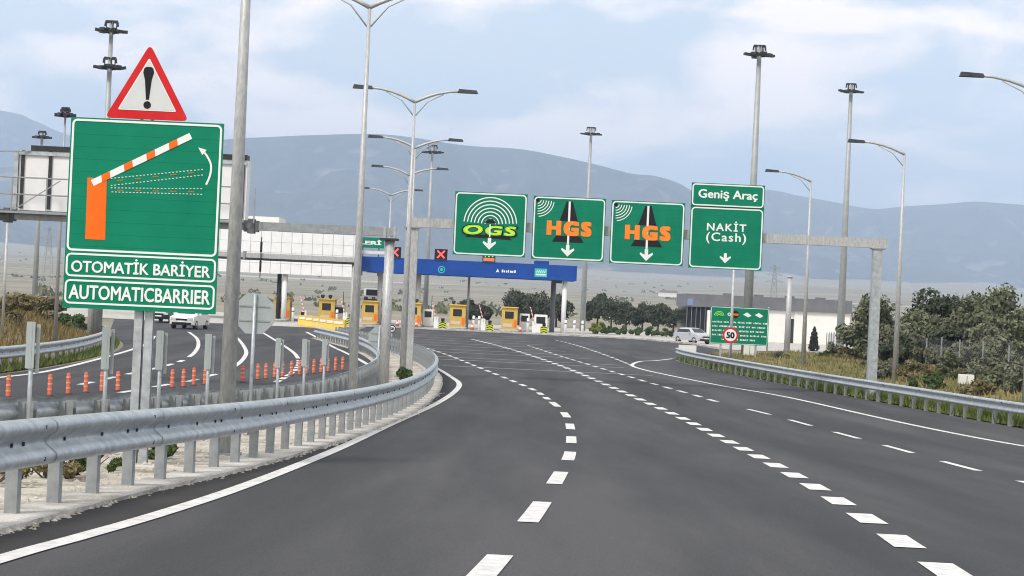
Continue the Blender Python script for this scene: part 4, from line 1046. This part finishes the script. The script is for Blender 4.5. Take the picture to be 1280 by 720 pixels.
# dark small canopy behind building
# toll price board
PD = 117.
q0, q1 = at(888, 384, PD), at(960, 430, PD); c = at(924, 405, PD); zz = zt(c.x, PD)
T = empty('price_board', (c.x, PD, zz), 'wide green information board with four emblems and rows of white text, behind the 50 sign', 'sign board')
w = (at(960, 408, PD).x - at(887, 404, PD).x) / 2; z1 = at(924, 384, PD).z - zz; z0 = at(924, 431, PD).z - zz
MB().box(-w, w, -.03, 0, z0, z1).build('sign_panel', GREEN2, T); border(-w + .03, w - .03, z0 + .03, z1 - .03, .08, .03, -.031, SWHITE, T)
for s in (-.6, .6): MB().box(s * w - .06, s * w + .06, .002, .12, -.2, z1 - .05).build('post', GALV, T)
tx = MB()
for rrow in range(5):
    x = -w + (.15 if rrow < 4 else .75); z = z0 + (z1 - z0) * (.57 - .115 * rrow); end = w - (.15 if rrow < 4 else .8)
    while x < end - .12:
        nL = random.randint(3, 8)
        for k in range(nL):
            if x > end: break
            hgt = random.choice((.075, .095, .10)); tx.box(x, x + .045, -.037, -.0312, z, z + hgt)
            if random.random() < .6: tx.box(x + .0452, x + .068, -.037, -.0312, z + random.choice((0, .03, .07)), z + random.choice((.03, .07, .07)) + .02)
            x += .085
        x += .09
tx.build('text_rows', SWHITE, T)
for k, (m, sh_) in enumerate(((SLIME, 0), (SWHITE, 1), (SORANGE, 2), (SWHITE, 3), (SWHITE, 3))):
    cx_ = -w * .70 + (0, .55, .88, 1.55, 2.2)[k] * w * .62; cz_ = z0 + (z1 - z0) * .80
    b = MB()
    if sh_ == 0: [b.ring(*arc(cx_, cz_ - .15, .12 + .09 * j, .04, 10, 170, 12), -.037, -.0312, False) for j in range(3)]
    elif sh_ == 1: b.ring(disc(cx_, cz_, .1), disc(cx_, cz_, .05), -.037, -.0312)
    elif sh_ == 2:
        MB().prism(disc(cx_, cz_, .24), -.035, -.0312).build('emblem', SBLACK, T); b.box(cx_ - .2, cx_ + .2, -.042, -.036, cz_ - .06, cz_ + .06)
    else: b.prism([(cx_ - .26, cz_ + .02), (cx_ + .06, cz_ - .14), (cx_ + .26, cz_ - .02), (cx_ - .02, cz_ + .16)], -.037, -.0312)
    b.build('emblem', m, T)
# small white board on the nose of the right guardrail
q = at(859, 442, 119); o = empty('hazard_board', (q.x, 119, zg(119)), 'small white board at the start of the right guardrail', 'sign board')
MB().box(-.55, .55, -.02, .0, .35, .85).build('board', WHITE, o); [MB().box(s - .03, s + .03, .002, .06, -.1, .84).build('post', GALV, o) for s in (-.35, .35)]
# white utility cabinets beside the mast
for px, py, d, w, h, lab in ((937, 440, 121, .35, .9, 'small white utility cabinet at the foot of the thick mast'), (1208, 488, 80, .3, .5, 'small pale cabinet in the grass below the trees')):
    q = at(px, py, d); z = zt(q.x, d); o = empty('utility_cabinet', (q.x, d, z), lab, 'cabinet')
    MB().prism(rrect(-w, w, .1, h, .03, 2), 0, .35).build('cabinet', WALLW, o); MB().box(-w * .9, w * .9, .03, .32, -.1, .098).build('plinth', CONC, o); MB().box(-.01, .01, -.012, -.002, .15, h - .05).build('door_seam', DARK, o)

# chain-link fence
FP = smooth([at(1033, 430, 140).xy[:], at(1058, 440, 122).xy[:], at(1110, 455, 104).xy[:], at(1180, 470, 92).xy[:], at(1275, 480, 84).xy[:], at(1340, 480, 78).xy[:]], 6)
fo = Vector((FP[0][0], FP[0][1], zt(*FP[0]))); FN = empty('chain_link_fence', fo, 'grey chain-link fence on thin posts running in front of the trees', 'fence')
for p, t in along(FP, 2.5): MB().tube([Vector((p.x, p.y, zt(p.x, p.y) - .2)) - fo, Vector((p.x, p.y, zt(p.x, p.y) + 1.75)) - fo], .035, 6).build('post', GALVD, FN)
b = MB(); A = along(FP, .2)
for i in range(len(A) - 11):
    for a_, c_ in ((i, i + 10), (i + 10, i)):
        p, q = A[a_][0], A[c_][0]; b.bar(Vector((p.x, p.y, zt(p.x, p.y) + .05)) - fo, Vector((q.x, q.y, zt(q.x, q.y) + 1.65)) - fo, .0028)
b.build('wire_mesh', GALVD, FN, fix=False)

# power pylons far out on the plain
def pylon(px, py, d, H, lab):
    q = at(px, py, d); z = zg(d); o = empty('power_pylon', (q.x, d, z - .3), lab, 'pylon', 'lattice power pylons on the plain'); b = MB(); w = H * .09; s = .04 + H * .004
    for a in (-1, 1):
        for c in (-1, 1): b.bar((a * w, c * w, 0), (a * w * .15, c * w * .15, H), s)
    for k in range(7):
        z0, z1 = H * k / 7, H * (k + 1) / 7; w0, w1 = w * (1 - .85 * k / 7), w * (1 - .85 * (k + 1) / 7)
        for c in (-1, 1): b.bar((-w0, c * w0, z0), (w1, c * w1, z1), s * .7); b.bar((w0, c * w0, z0), (-w1, c * w1, z1), s * .7)
    b.build('lattice', GALVD, o)
    for k, zz in enumerate((.70, .82, .94)):
        L = H * (.16 - .03 * k); MB().bar((-L, 0, H * zz), (L, 0, H * zz), s * 1.4).bar((-L, 0, H * zz), (0, 0, H * (zz + .05)), s).bar((L, 0, H * zz), (0, 0, H * (zz + .05)), s).build('cross_arm', GALVD, o)
pylon(966, 395, 520, 15.5, 'lattice power pylon behind the white building, left of the lamp post')
pylon(57, 390, 480, 16, 'lattice power pylon on the plain behind the far left bank')
pylon(97, 385, 600, 14, 'smallest lattice pylon just left of the green sign edge')

# ------------------------------------------------------------------ trees and shrubs
def crown_mesh(w, h, z0, n_l, leaf, m, seed, dens=240, name='crown'):
    rnd = random.Random(seed); b = MB(); lobes = []
    for k in range(n_l):
        a = rnd.uniform(0, 6.28); t = rnd.random() ** .6; zz = rnd.random()
        rr = (w / 2) * t * (.55 + .45 * math.sin(math.pi * min(1, zz * .9 + .15)))
        lobes.append((rr * math.cos(a), rr * math.sin(a), z0 + h * (.12 + .74 * zz), rnd.uniform(.17, .30) * min(w, h)))
    for (cx, cy, cz2, r) in lobes:
        for _ in range(dens):
            v = Vector((rnd.gauss(0, 1), rnd.gauss(0, 1), rnd.gauss(0, 1))).normalized() * r * rnd.uniform(.55, 1.08)
            p = Vector((cx, cy, cz2)) + Vector((v.x, v.y, v.z * .8))
            if p.z < z0 * .6: continue
            s = leaf * rnd.uniform(.6, 1.3); nrm = (v.normalized() * .8 + Vector((rnd.gauss(0, .6), rnd.gauss(0, .6), rnd.gauss(0, .6)))).normalized()
            t1 = nrm.orthogonal().normalized(); t1.rotate(Matrix.Rotation(rnd.uniform(0, 6.28), 3, nrm)); t2 = nrm.cross(t1)
            b.add([p + t1 * s, p + t2 * s * .45, p - t1 * s * .9, p - t2 * s * .45], [(0, 1, 2, 3)])
    o = b.build(name, m, fix=False); return o
def trunk_mesh(h, r, seed, w):
    rnd = random.Random(seed); b = MB(); b.tube([(0, 0, -.2), (rnd.uniform(-.1, .1), 0, h * .5), (rnd.uniform(-.2, .2), .05, h)], [r, r * .75, r * .4], 8)
    for k in range(6):
        a = rnd.uniform(0, 6.28); z = h * rnd.uniform(.4, .9); L = w * rnd.uniform(.22, .38)
        b.tube([(0, 0, z), (L * .5 * math.cos(a), L * .5 * math.sin(a), z + L * .5), (L * math.cos(a), L * math.sin(a), z + L * .9)], [r * .4, r * .28, r * .1], 6)
    return b
def tree(x, d, w, h, trunk_h, m, seed, label, group, leaf=.2, n_l=16, dens=230, name='tree', cat='tree'):
    z = zt(x, d); o = empty(name, (x, d, z), label, cat, group, random.uniform(0, 6.28))
    c = crown_mesh(w, h - trunk_h, trunk_h, n_l, leaf, m, seed, dens); c.parent = o
    trunk_mesh(trunk_h + (h - trunk_h) * .45, .06 + h * .022, seed, w).build('trunk', BARK, o, True); return o
RG = 'bushy trees behind the right fence'
for i, (px, pyt, wpx, d, m, lab) in enumerate([
        (1094, 372, 60, 112, LEAF1, 'olive green bushy tree at the left end of the clump, right of the white building'),
        (1148, 385, 60, 104, LEAF1, 'bushy tree right behind the single-armed lamp post'),
        (1168, 363, 88, 118, LEAF2, 'dark rounded tree rising behind the middle of the right clump'),
        (1195, 408, 76, 100, LEAF2, 'low dark tree in the middle of the right clump'),
        (1244, 359, 106, 110, LEAF1, 'tallest bushy tree in the right clump'),
        (1290, 385, 80, 104, LEAF1, 'bushy tree cut by the right edge of the view'),
        (1237, 405, 80, 98, LEAF3, 'pale grey green tree in front of the tallest one in the right clump'),
        (1118, 408, 64, 100, LEAF3, 'pale grey green round bush tree between the gantry post and lamp post'),
        (1205, 385, 90, 108, LEAF1, 'bushy tree filling the gap between the dark tree and the tallest one'),
        (1130, 425, 66, 96, LEAF2, 'low dark bush tree right behind the foot of the single-armed lamp post'),
        (1180, 432, 80, 94, LEAF3, 'low grey green bush tree behind the middle of the fence'),
        (1262, 428, 84, 93, LEAF1, 'low bushy tree under the tallest one near the right edge'),
        (1340, 380, 90, 108, LEAF2, 'dark tree just beyond the right edge of the view')]):
    q = at(px, 440, d); h = at(px, pyt, d).z - zt(q.x, d); w = wpx * d / F * 1.2
    tree(q.x, d, w, h, .5, m, 40 + i, lab, RG, .17, 22, 250)
for i, (px, pyt, wpx, hpx, d, m, lab) in enumerate([
        (1165, 456, 60, 40, 92, LEAF4, 'brownish low shrub behind the fence right of the lamp post'), (1222, 462, 62, 36, 88, LEAF4, 'dry brown shrub under the tallest tree'),
        (1262, 455, 50, 50, 86, LEAF4, 'dry grey brown shrub near the right edge'), (1042, 428, 26, 22, 125, LEAF3, 'grey shrub beside the topiary at the fence start'), (1190, 476, 50, 20, 84, LEAF6, 'green low shrub below the fence line'),
        (890, 445, 34, 16, 114, LEAF4, 'pale dry weeds right behind the start of the right guardrail'), (1090, 466, 30, 20, 98, LEAF3, 'grey green shrub beside the gantry post foot')]):
    q = at(px, 440, d); z = zt(q.x, d); h = max(.4, at(px, pyt, d).z - z); w = wpx * d / F
    o = empty('shrub', (q.x, d, z), lab, 'shrub', 'low shrubs behind the right guardrail'); c = crown_mesh(w, h, 0.05, 12, .10, m, 80 + i, 200, 'foliage'); c.parent = o
    b = MB(); [b.tube([(0, 0, -.05), (w * .25 * math.cos(a), w * .25 * math.sin(a), h * .6)], [.03, .012], 5) for a in (0, 1.3, 2.6, 3.9, 5.2)]; b.build('stem', BARK, o)
TG = 'dark trees behind the toll plaza'
fp = []
for s in range(3):
    pass
specs = [(583, 374, 24, 'tree between the two right toll booths, low and dark'), (603, 380, 20, 'small dark tree just left of the rightmost booth'), (648, 358, 30, 'dark tree right above the rightmost booth'), (672, 362, 30, 'dark tree under the first HGS sign'), (695, 368, 28, 'dark tree behind the right columns of the canopy'),
         (746, 366, 24, 'dark tree right of the light mast at the plaza, tallest there'), (764, 368, 26, 'dark tree second from the light mast at the plaza'), (783, 374, 24, 'dark tree under the second HGS sign'), (803, 380, 24, 'dark tree in the middle of the row left of the building'), (822, 379, 24, 'dark tree under the gap between HGS and NAKİT signs'), (842, 382, 24, 'dark tree touching the left end of the building'), (866, 385, 20, 'dark tree behind the left corner of the building')]
far = []
for i, (px, pyt, wpx, lab) in enumerate(specs):
    d = 232 + (i % 3) * 5; q = at(px, 405, d); h = at(px, pyt, d).z - zt(q.x, d); w = wpx * d / F
    if len(far) < 4:
        t = tree(q.x, d, w * 1.25, h, .6, LEAF2, 120 + i, lab, TG, .22, 16, 170); far.append((t, w, h))
    else:
        t0, w0, h0 = far[i % 4]; k = h / h0
        dup(t0, (q.x, d, zt(q.x, d)), random.uniform(0, 6.28), lab, scale=(w / w0 * 1.05, w / w0 * 1.05, k))
UG = 'small bushes along the edge of the toll plaza'
ub = None
for i, (px, py, s, lab) in enumerate([(747, 412, 1.0, 'bright yellow green bush right of the white bollards'), (758, 412, .8, 'small bush right of the bright yellow green one'), (775, 413, .9, 'small bush under the second HGS sign'), (795, 414, .8, 'small bush in the middle of the plaza edge row'), (815, 415, .9, 'small bush under the gap beside the NAKİT sign'), (833, 416, .8, 'small bush just left of the parked silver car')]):
    d = 200.; q = at(px, py, d)
    if ub is None or i == 1:
        ub = empty('bush', (q.x, d, .0), lab, 'bush', UG); c = crown_mesh(1.5, 1.2, .05, 9, .13, mat('yellow green bush', (.22, .27, .03), .8, 0, (.38, .42, .06), 3) if i == 0 else LEAF6, 300 + i, 150, 'foliage'); c.parent = ub
        b = MB(); [b.tube([(0, 0, -.05), (.3 * math.cos(a), .3 * math.sin(a), .7)], [.03, .012], 5) for a in (0, 1.3, 2.6, 3.9, 5.2)]; b.build('stem', BARK, ub)
    else: dup(ub, (q.x, d, 0), random.uniform(0, 6), lab, scale=(s, s, s))
# topiary beside the building
q = at(1017, 436, 160); z = zt(q.x, 160); o = empty('topiary_tree', (q.x, 160, z), 'black-green tiered topiary against the white building wall', 'topiary')
MB().tube([(0, 0, -.1), (0, 0, 1.6)], .06, 8).build('trunk', BARK, o, True)
rnd = random.Random(5); b = MB()
for zc, r in ((.35, .48), (.75, .36), (1.1, .33), (1.45, .27), (1.8, .15), (2.0, .07)):
    for _ in range(420):
        v = Vector((rnd.gauss(0, 1), rnd.gauss(0, 1), rnd.gauss(0, 1))).normalized() * r * rnd.uniform(.75, 1.05); p = Vector((0, 0, zc)) + v
        t1 = v.orthogonal().normalized(); t2 = v.cross(t1).normalized(); s = .07
        b.add([p + t1 * s, p + t2 * s, p - t1 * s, p - t2 * s], [(0, 1, 2, 3)])
b.build('crown', LEAF5, o, fix=False)
# left bank shrubs
for i, (px, py, d, w, h, m, lab) in enumerate([(20, 420, 90, 2.6, 1.5, LEAF4, 'brown shrub at the left edge on the far bank'), (62, 405, 108, 3.0, 1.6, LEAF4, 'brown shrub on the bank behind the slim mast'), (95, 402, 112, 2.6, 1.3, LEAF6, 'green brown shrub on the bank next to the mast foot'), (35, 398, 118, 3.4, 1.5, LEAF3, 'grey green shrub on top of the far left bank')]):
    q = at(px, py, d); z = zt(q.x, d); o = empty('shrub', (q.x, d, z), lab, 'shrub', 'shrubs on the far left bank'); c = crown_mesh(w, h, .03, 12, .12, m, 400 + i, 210, 'foliage'); c.parent = o
    b = MB(); [b.tube([(0, 0, -.05), (w * .2 * math.cos(a), w * .2 * math.sin(a), h * .6)], [.03, .012], 5) for a in (0, 1.3, 2.6, 3.9, 5.2)]; b.build('stem', BARK, o)
# median shrubs
for i, (px, d, w, h, m, lab) in enumerate([(8, 21, 1.3, .38, LEAF4, 'brown and green weeds in the median under the near guardrail, at the left edge'), (68, 22, 1.2, .36, LEAF4, 'brown weeds in the median, second from the left edge'), (122, 23.4, .8, .26, LEAF6, 'green weeds in the median left of the sign post'), (212, 26.8, .7, .30, LEAF6, 'small weeds in the median right of the sign post'), (511, 71, .55, .45, LEAF6, 'small green shrub beside the gantry column foot')]):
    x = (px - 640) * d / F; z = zg(d); o = empty('weed_clump', (x, d, z), lab, 'weeds', 'weeds in the gravel median'); c = crown_mesh(w, h, .0, 12, .035 if d < 40 else .08, m, 500 + i, 260, 'foliage'); c.parent = o
    b = MB(); [b.tube([(0, 0, -.03), (w * .3 * math.cos(a), w * .3 * math.sin(a), h * .7)], [.012, .005], 5) for a in (0, 1, 2, 3, 4, 5)]; b.build('stem', BARK, o)

# more scrub between fence and guardrail
sm = [LEAF3, LEAF4, LEAF6, LEAF1, LEAF4, LEAF3, LEAF1, LEAF3, LEAF4, LEAF6, LEAF3]
for i, (px, d, w, h, lab) in enumerate([(1105, 88, 1.5, .8, 'grey green scrub just left of the lamp post foot'), (1140, 84, 2.0, .9, 'dry scrub clump just right of the lamp post foot'), (1160, 79, 1.6, .7, 'green scrub near the rail, right of the lamp post'), (1180, 88, 2.2, 1.3, 'olive scrub clump in front of the fence, beside the pale cabinet'),
        (1226, 74, 1.5, .6, 'dry scrub close behind the guardrail, right of and below the pale cabinet'), (1230, 83, 2.2, 1.2, 'grey scrub clump right of the pale cabinet'), (1250, 78, 1.8, 1.1, 'olive scrub near the right edge behind the guardrail'), (1272, 74, 1.6, 1.2, 'grey scrub at the right edge behind the guardrail'), (1060, 112, 2.0, .8, 'dry scrub between the gantry post and the white building'), (1030, 116, 1.4, .5, 'green scrub in the dry grass left of the gantry post'), (975, 112, 1.2, .45, 'grey weeds left of the lamp post in the dry grass')]):
    x = corr(px, 470)[0] * d / F; z = zt(x, d); o = empty('shrub', (x, d, z), lab, 'shrub', 'low shrubs behind the right guardrail'); c = crown_mesh(w, h, 0.02, 13, .10, sm[i], 700 + i, 190, 'foliage'); c.parent = o
    b = MB(); [b.tube([(0, 0, -.05), (w * .25 * math.cos(a), w * .25 * math.sin(a), h * .6)], [.03, .012], 5) for a in (0, 1.3, 2.6, 3.9, 5.2)]; b.build('stem', BARK, o)
# loose stones along the black shoulder and in the median
b = MB()
for _ in range(2600):
    p, t = None, None
    d = 12 + 50 * random.random() ** 1.7; a, c_ = lerp_line(RAIL_F, d), lerp_line(RAIL_B, d)
    x = a + random.gauss(.27, .05) if random.random() < .45 else random.uniform(c_ + .2, a - .25)
    r = random.uniform(.012, .045); z = zg(d) + .0
    vs = [(x + r * random.uniform(.6, 1.2) * math.cos(g), d + r * random.uniform(.6, 1.2) * math.sin(g), z + r * .2) for g in (0, 1.25, 2.5, 3.8, 5.0)] + [(x + random.uniform(-.3, .3) * r, d + random.uniform(-.3, .3) * r, z + r * random.uniform(.6, 1.1))]
    b.add(vs, [(k, (k + 1) % 5, 5) for k in range(5)])
tag(b.build('loose_stones', GRAVEL, fix=False), 'loose pale stones scattered along the median and the kerb edge', 'stones', None, 'stuff')
# scrub dotted over the plain, farm sheds far out
b = MB()
for _ in range(520):
    d = 320 + 2600 * random.random() ** 1.6; x = random.uniform(-.36, .36) * d; z = zg(d); sz = random.uniform(.6, 1.8)
    for k in range(7):
        p = Vector((x + random.gauss(0, sz * .8), d + random.gauss(0, sz * .5), z + random.uniform(.1, .8) * sz)); t1 = Vector((random.gauss(0, 1), random.gauss(0, .3), random.gauss(0, .5))).normalized() * sz * .6; t2 = Vector((random.gauss(0, .4), random.gauss(0, .3), 1)).normalized() * sz * .5
        b.add([p + t1, p + t2, p - t1, p - t2], [(0, 1, 2, 3)])
tag(b.build('plain_scrub', LEAF1, fix=False), 'sparse dark scrub dotted over the wide plain beyond the plaza', 'scrub', None, 'stuff')
for px, d, w, lab in ((1022, 1050, 9, 'tiny white farm shed far out on the plain above the white building roof'), (836, 1400, 14, 'tiny pale farm shed far out on the plain left of the building roof'), (1205, 1500, 16, 'tiny pale farm shed far out on the plain above the right trees')):
    x = corr(px, 365)[0] * d / F; o = empty('farm_shed', (x, d, zg(d) - .2), lab, 'shed', 'sheds far out on the plain')
    MB().box(-w / 2, w / 2, 0, w * .6, 0, 3.4).build('wall', WALLW, o); MB().prism([(-w / 2 - .3, 3.41), (w / 2 + .3, 3.41), (w / 2 - 1.5, 5.2), (-w / 2 + 1.5, 5.2)], -.3, w * .6 + .3).build('roof', mat('shed roof', (.25, .16, .12), .7, 0, (.32, .22, .17), .5), o)
# traffic cones and equipment cabinets at the toll lanes
cn = None
for i, (px, dd) in enumerate([(505, 10), (512, 10.5), (520, 10), (496, 10), (590, 10.2), (650, 10.6)]):
    d = TD - dd; x = at(px, 416, d).x; lab = 'red and white traffic cone on the plaza edge, %s from the left' % ORD[sorted([505, 512, 520, 496, 590, 650]).index(px)]
    if cn is None:
        cn = empty('traffic_cone', (x, d, .004), lab, 'traffic cone', 'traffic cones on the plaza edge')
        MB().tube([(0, 0, .04), (0, 0, .8)], [.2, .04], 12).build('cone', mat('cone red', (.62, .10, .06), .6, 0, (.7, .16, .1), 5), cn, True); MB().box(-.25, .25, -.25, .25, 0, .039).build('base', DARK, cn); MB().tube([(0, 0, .36), (0, 0, .56)], [.145, .1], 12).build('band', SWHITE, cn, True)
    else: dup(cn, (x, d, .004), 0, lab)
eq = None
for i, (px, lab) in enumerate([(424, 'grey glass-sided equipment box right of the second toll booth'), (535, 'grey glass-sided equipment box left of the fifth toll booth'), (656, 'grey glass-sided equipment box right of the rightmost toll booth')]):
    x = at(px, 396, TD + 1.5).x
    if eq is None:
        eq = empty('equipment_box', (x, TD + 1.5, .2), lab, 'equipment box', 'equipment boxes beside the toll booths')
        MB().prism(rrect(-.5, .5, 0, 1.6, .05, 2), 0, 1.2).build('housing', WALLW, eq); MB().box(-.35, .35, -.02, -.002, .8, 1.4).build('window', GLASS, eq); MB().tube([(.3, .5, 1.6), (.3, .5, 3.0)], .03, 6).build('antenna', DARK, eq)
    else: dup(eq, (x, TD + 1.5, .2), 0, lab)

x = at(676, 400, TD - 1).x; k_ = dup(eq, (x, TD - 1, .004), 0, 'white kiosk with a dark window by the right column of the blue canopy'); k_.scale = (1.3, 1, 1.12)

# ------------------------------------------------------------------ air
hz = MB().box(-7200, 7200, -80, 12100, -9, 840).build('haze', bpy.data.materials.new('haze air')); hz['kind'] = 'stuff'; hz['label'] = 'thin pale blue haze filling the valley'
hm = hz.data.materials[0]; hm.use_nodes = True; nt = hm.node_tree
for n in list(nt.nodes):
    if n.type == 'BSDF_PRINCIPLED': nt.nodes.remove(n)
pv = nt.nodes.new('ShaderNodeVolumePrincipled'); pv.inputs['Color'].default_value = (.60, .76, 1.0, 1); pv.inputs['Density'].default_value = .00018; pv.inputs['Anisotropy'].default_value = .15
nt.links.new(pv.outputs['Volume'], nt.nodes['Material Output'].inputs['Volume'])

# ------------------------------------------------------------------ light, sky
SUN_EL, SUN_AZ = 46., 215.          # azimuth clockwise from +Y: behind and to the left
dirv = Vector((math.sin(R(SUN_AZ)) * math.cos(R(SUN_EL)), math.cos(R(SUN_AZ)) * math.cos(R(SUN_EL)), math.sin(R(SUN_EL))))
sl = bpy.data.lights.new('sun', 'SUN'); sl.energy = 1.5; sl.angle = R(11); sl.color = (1, .95, .88)
so = bpy.data.objects.new('sun', sl); C.objects.link(so); so.rotation_euler = dirv.to_track_quat('Z', 'Y').to_euler(); so.location = dirv * 60 + Vector((0, 0, 10))
w = bpy.data.worlds.new('World'); scn.world = w; w.use_nodes = True; nt = w.node_tree; bg = nt.nodes['Background']
sky = nt.nodes.new('ShaderNodeTexSky'); sky.sky_type = 'NISHITA'; sky.sun_disc = False; sky.sun_elevation = R(SUN_EL); sky.sun_rotation = R(SUN_AZ); sky.dust_density = 2.0
tc = nt.nodes.new('ShaderNodeTexCoord'); mp = nt.nodes.new('ShaderNodeMapping'); mp.inputs['Scale'].default_value = (1, 1, 2.6); mp.inputs['Location'].default_value = (.35, .2, .1)
nt.links.new(tc.outputs['Generated'], mp.inputs['Vector'])
def nz(scale, det, rough, dist=0.):
    n = nt.nodes.new('ShaderNodeTexNoise'); n.inputs['Scale'].default_value = scale; n.inputs['Detail'].default_value = det; n.inputs['Roughness'].default_value = rough; n.inputs['Distortion'].default_value = dist
    nt.links.new(mp.outputs['Vector'], n.inputs['Vector']); return n
def ramp(src, p0, p1, c0, c1):
    r = nt.nodes.new('ShaderNodeValToRGB'); r.color_ramp.elements[0].position = p0; r.color_ramp.elements[1].position = p1
    r.color_ramp.elements[0].color = (*c0, 1); r.color_ramp.elements[1].color = (*c1, 1); nt.links.new(src, r.inputs['Fac']); return r
def mixc(fac, a, b):
    m = nt.nodes.new('ShaderNodeMix'); m.data_type = 'RGBA'; nt.links.new(fac, m.inputs[0])
    for i, v in ((6, a), (7, b)):
        if isinstance(v, tuple): m.inputs[i].default_value = (*v, 1)
        else: nt.links.new(v, m.inputs[i])
    return m.outputs[2]
veil = ramp(nz(3.2, 4, .55).outputs['Fac'], .3, .62, (.64,) * 3, (.88,) * 3)
c1 = mixc(veil.outputs['Color'], sky.outputs['Color'], (6.3, 6.8, 7.1))
puff = ramp(nz(7.5, 8, .55, .3).outputs['Fac'], .47, .585, (0,) * 3, (1,) * 3)
c2 = mixc(puff.outputs['Color'], c1, (11.2, 9.7, 8.6))
dk = ramp(nz(9.5, 6, .5, .2).outputs['Fac'], .58, .74, (0,) * 3, (.55,) * 3)
c3 = mixc(dk.outputs['Color'], c2, (4.6, 5.7, 7.6))
nt.links.new(c3, bg.inputs['Color']); bg.inputs['Strength'].default_value = .087

# ------------------------------------------------------------------ camera
cam = bpy.data.cameras.new('camera'); co = bpy.data.objects.new('camera', cam); C.objects.link(co); scn.camera = co
cam.sensor_width = 36; cam.lens = 36 * F / 1280; cam.clip_end = 30000; cam.clip_start = .1
pt = math.atan((YH - 360) / F); fwd = Vector((0, math.cos(pt), math.sin(pt))); zu = Vector((0, -math.sin(pt), math.cos(pt))); xr = Vector((1, 0, 0))
right = xr * _c + zu * _s; up = zu * _c - xr * _s
m = Matrix((right, up, -fwd)).transposed().to_4x4(); m.translation = (0, 0, CH); co.matrix_world = m
vs_ = scn.view_settings; vs_.view_transform = 'Standard'; vs_.look = 'None'; vs_.exposure = 0.78; vs_.gamma = 1
scn.render.engine = 'CYCLES'; scn.cycles.use_denoising = True; scn.cycles.filter_width = 1.05; scn.cycles.max_bounces = 6; scn.cycles.volume_bounces = 3
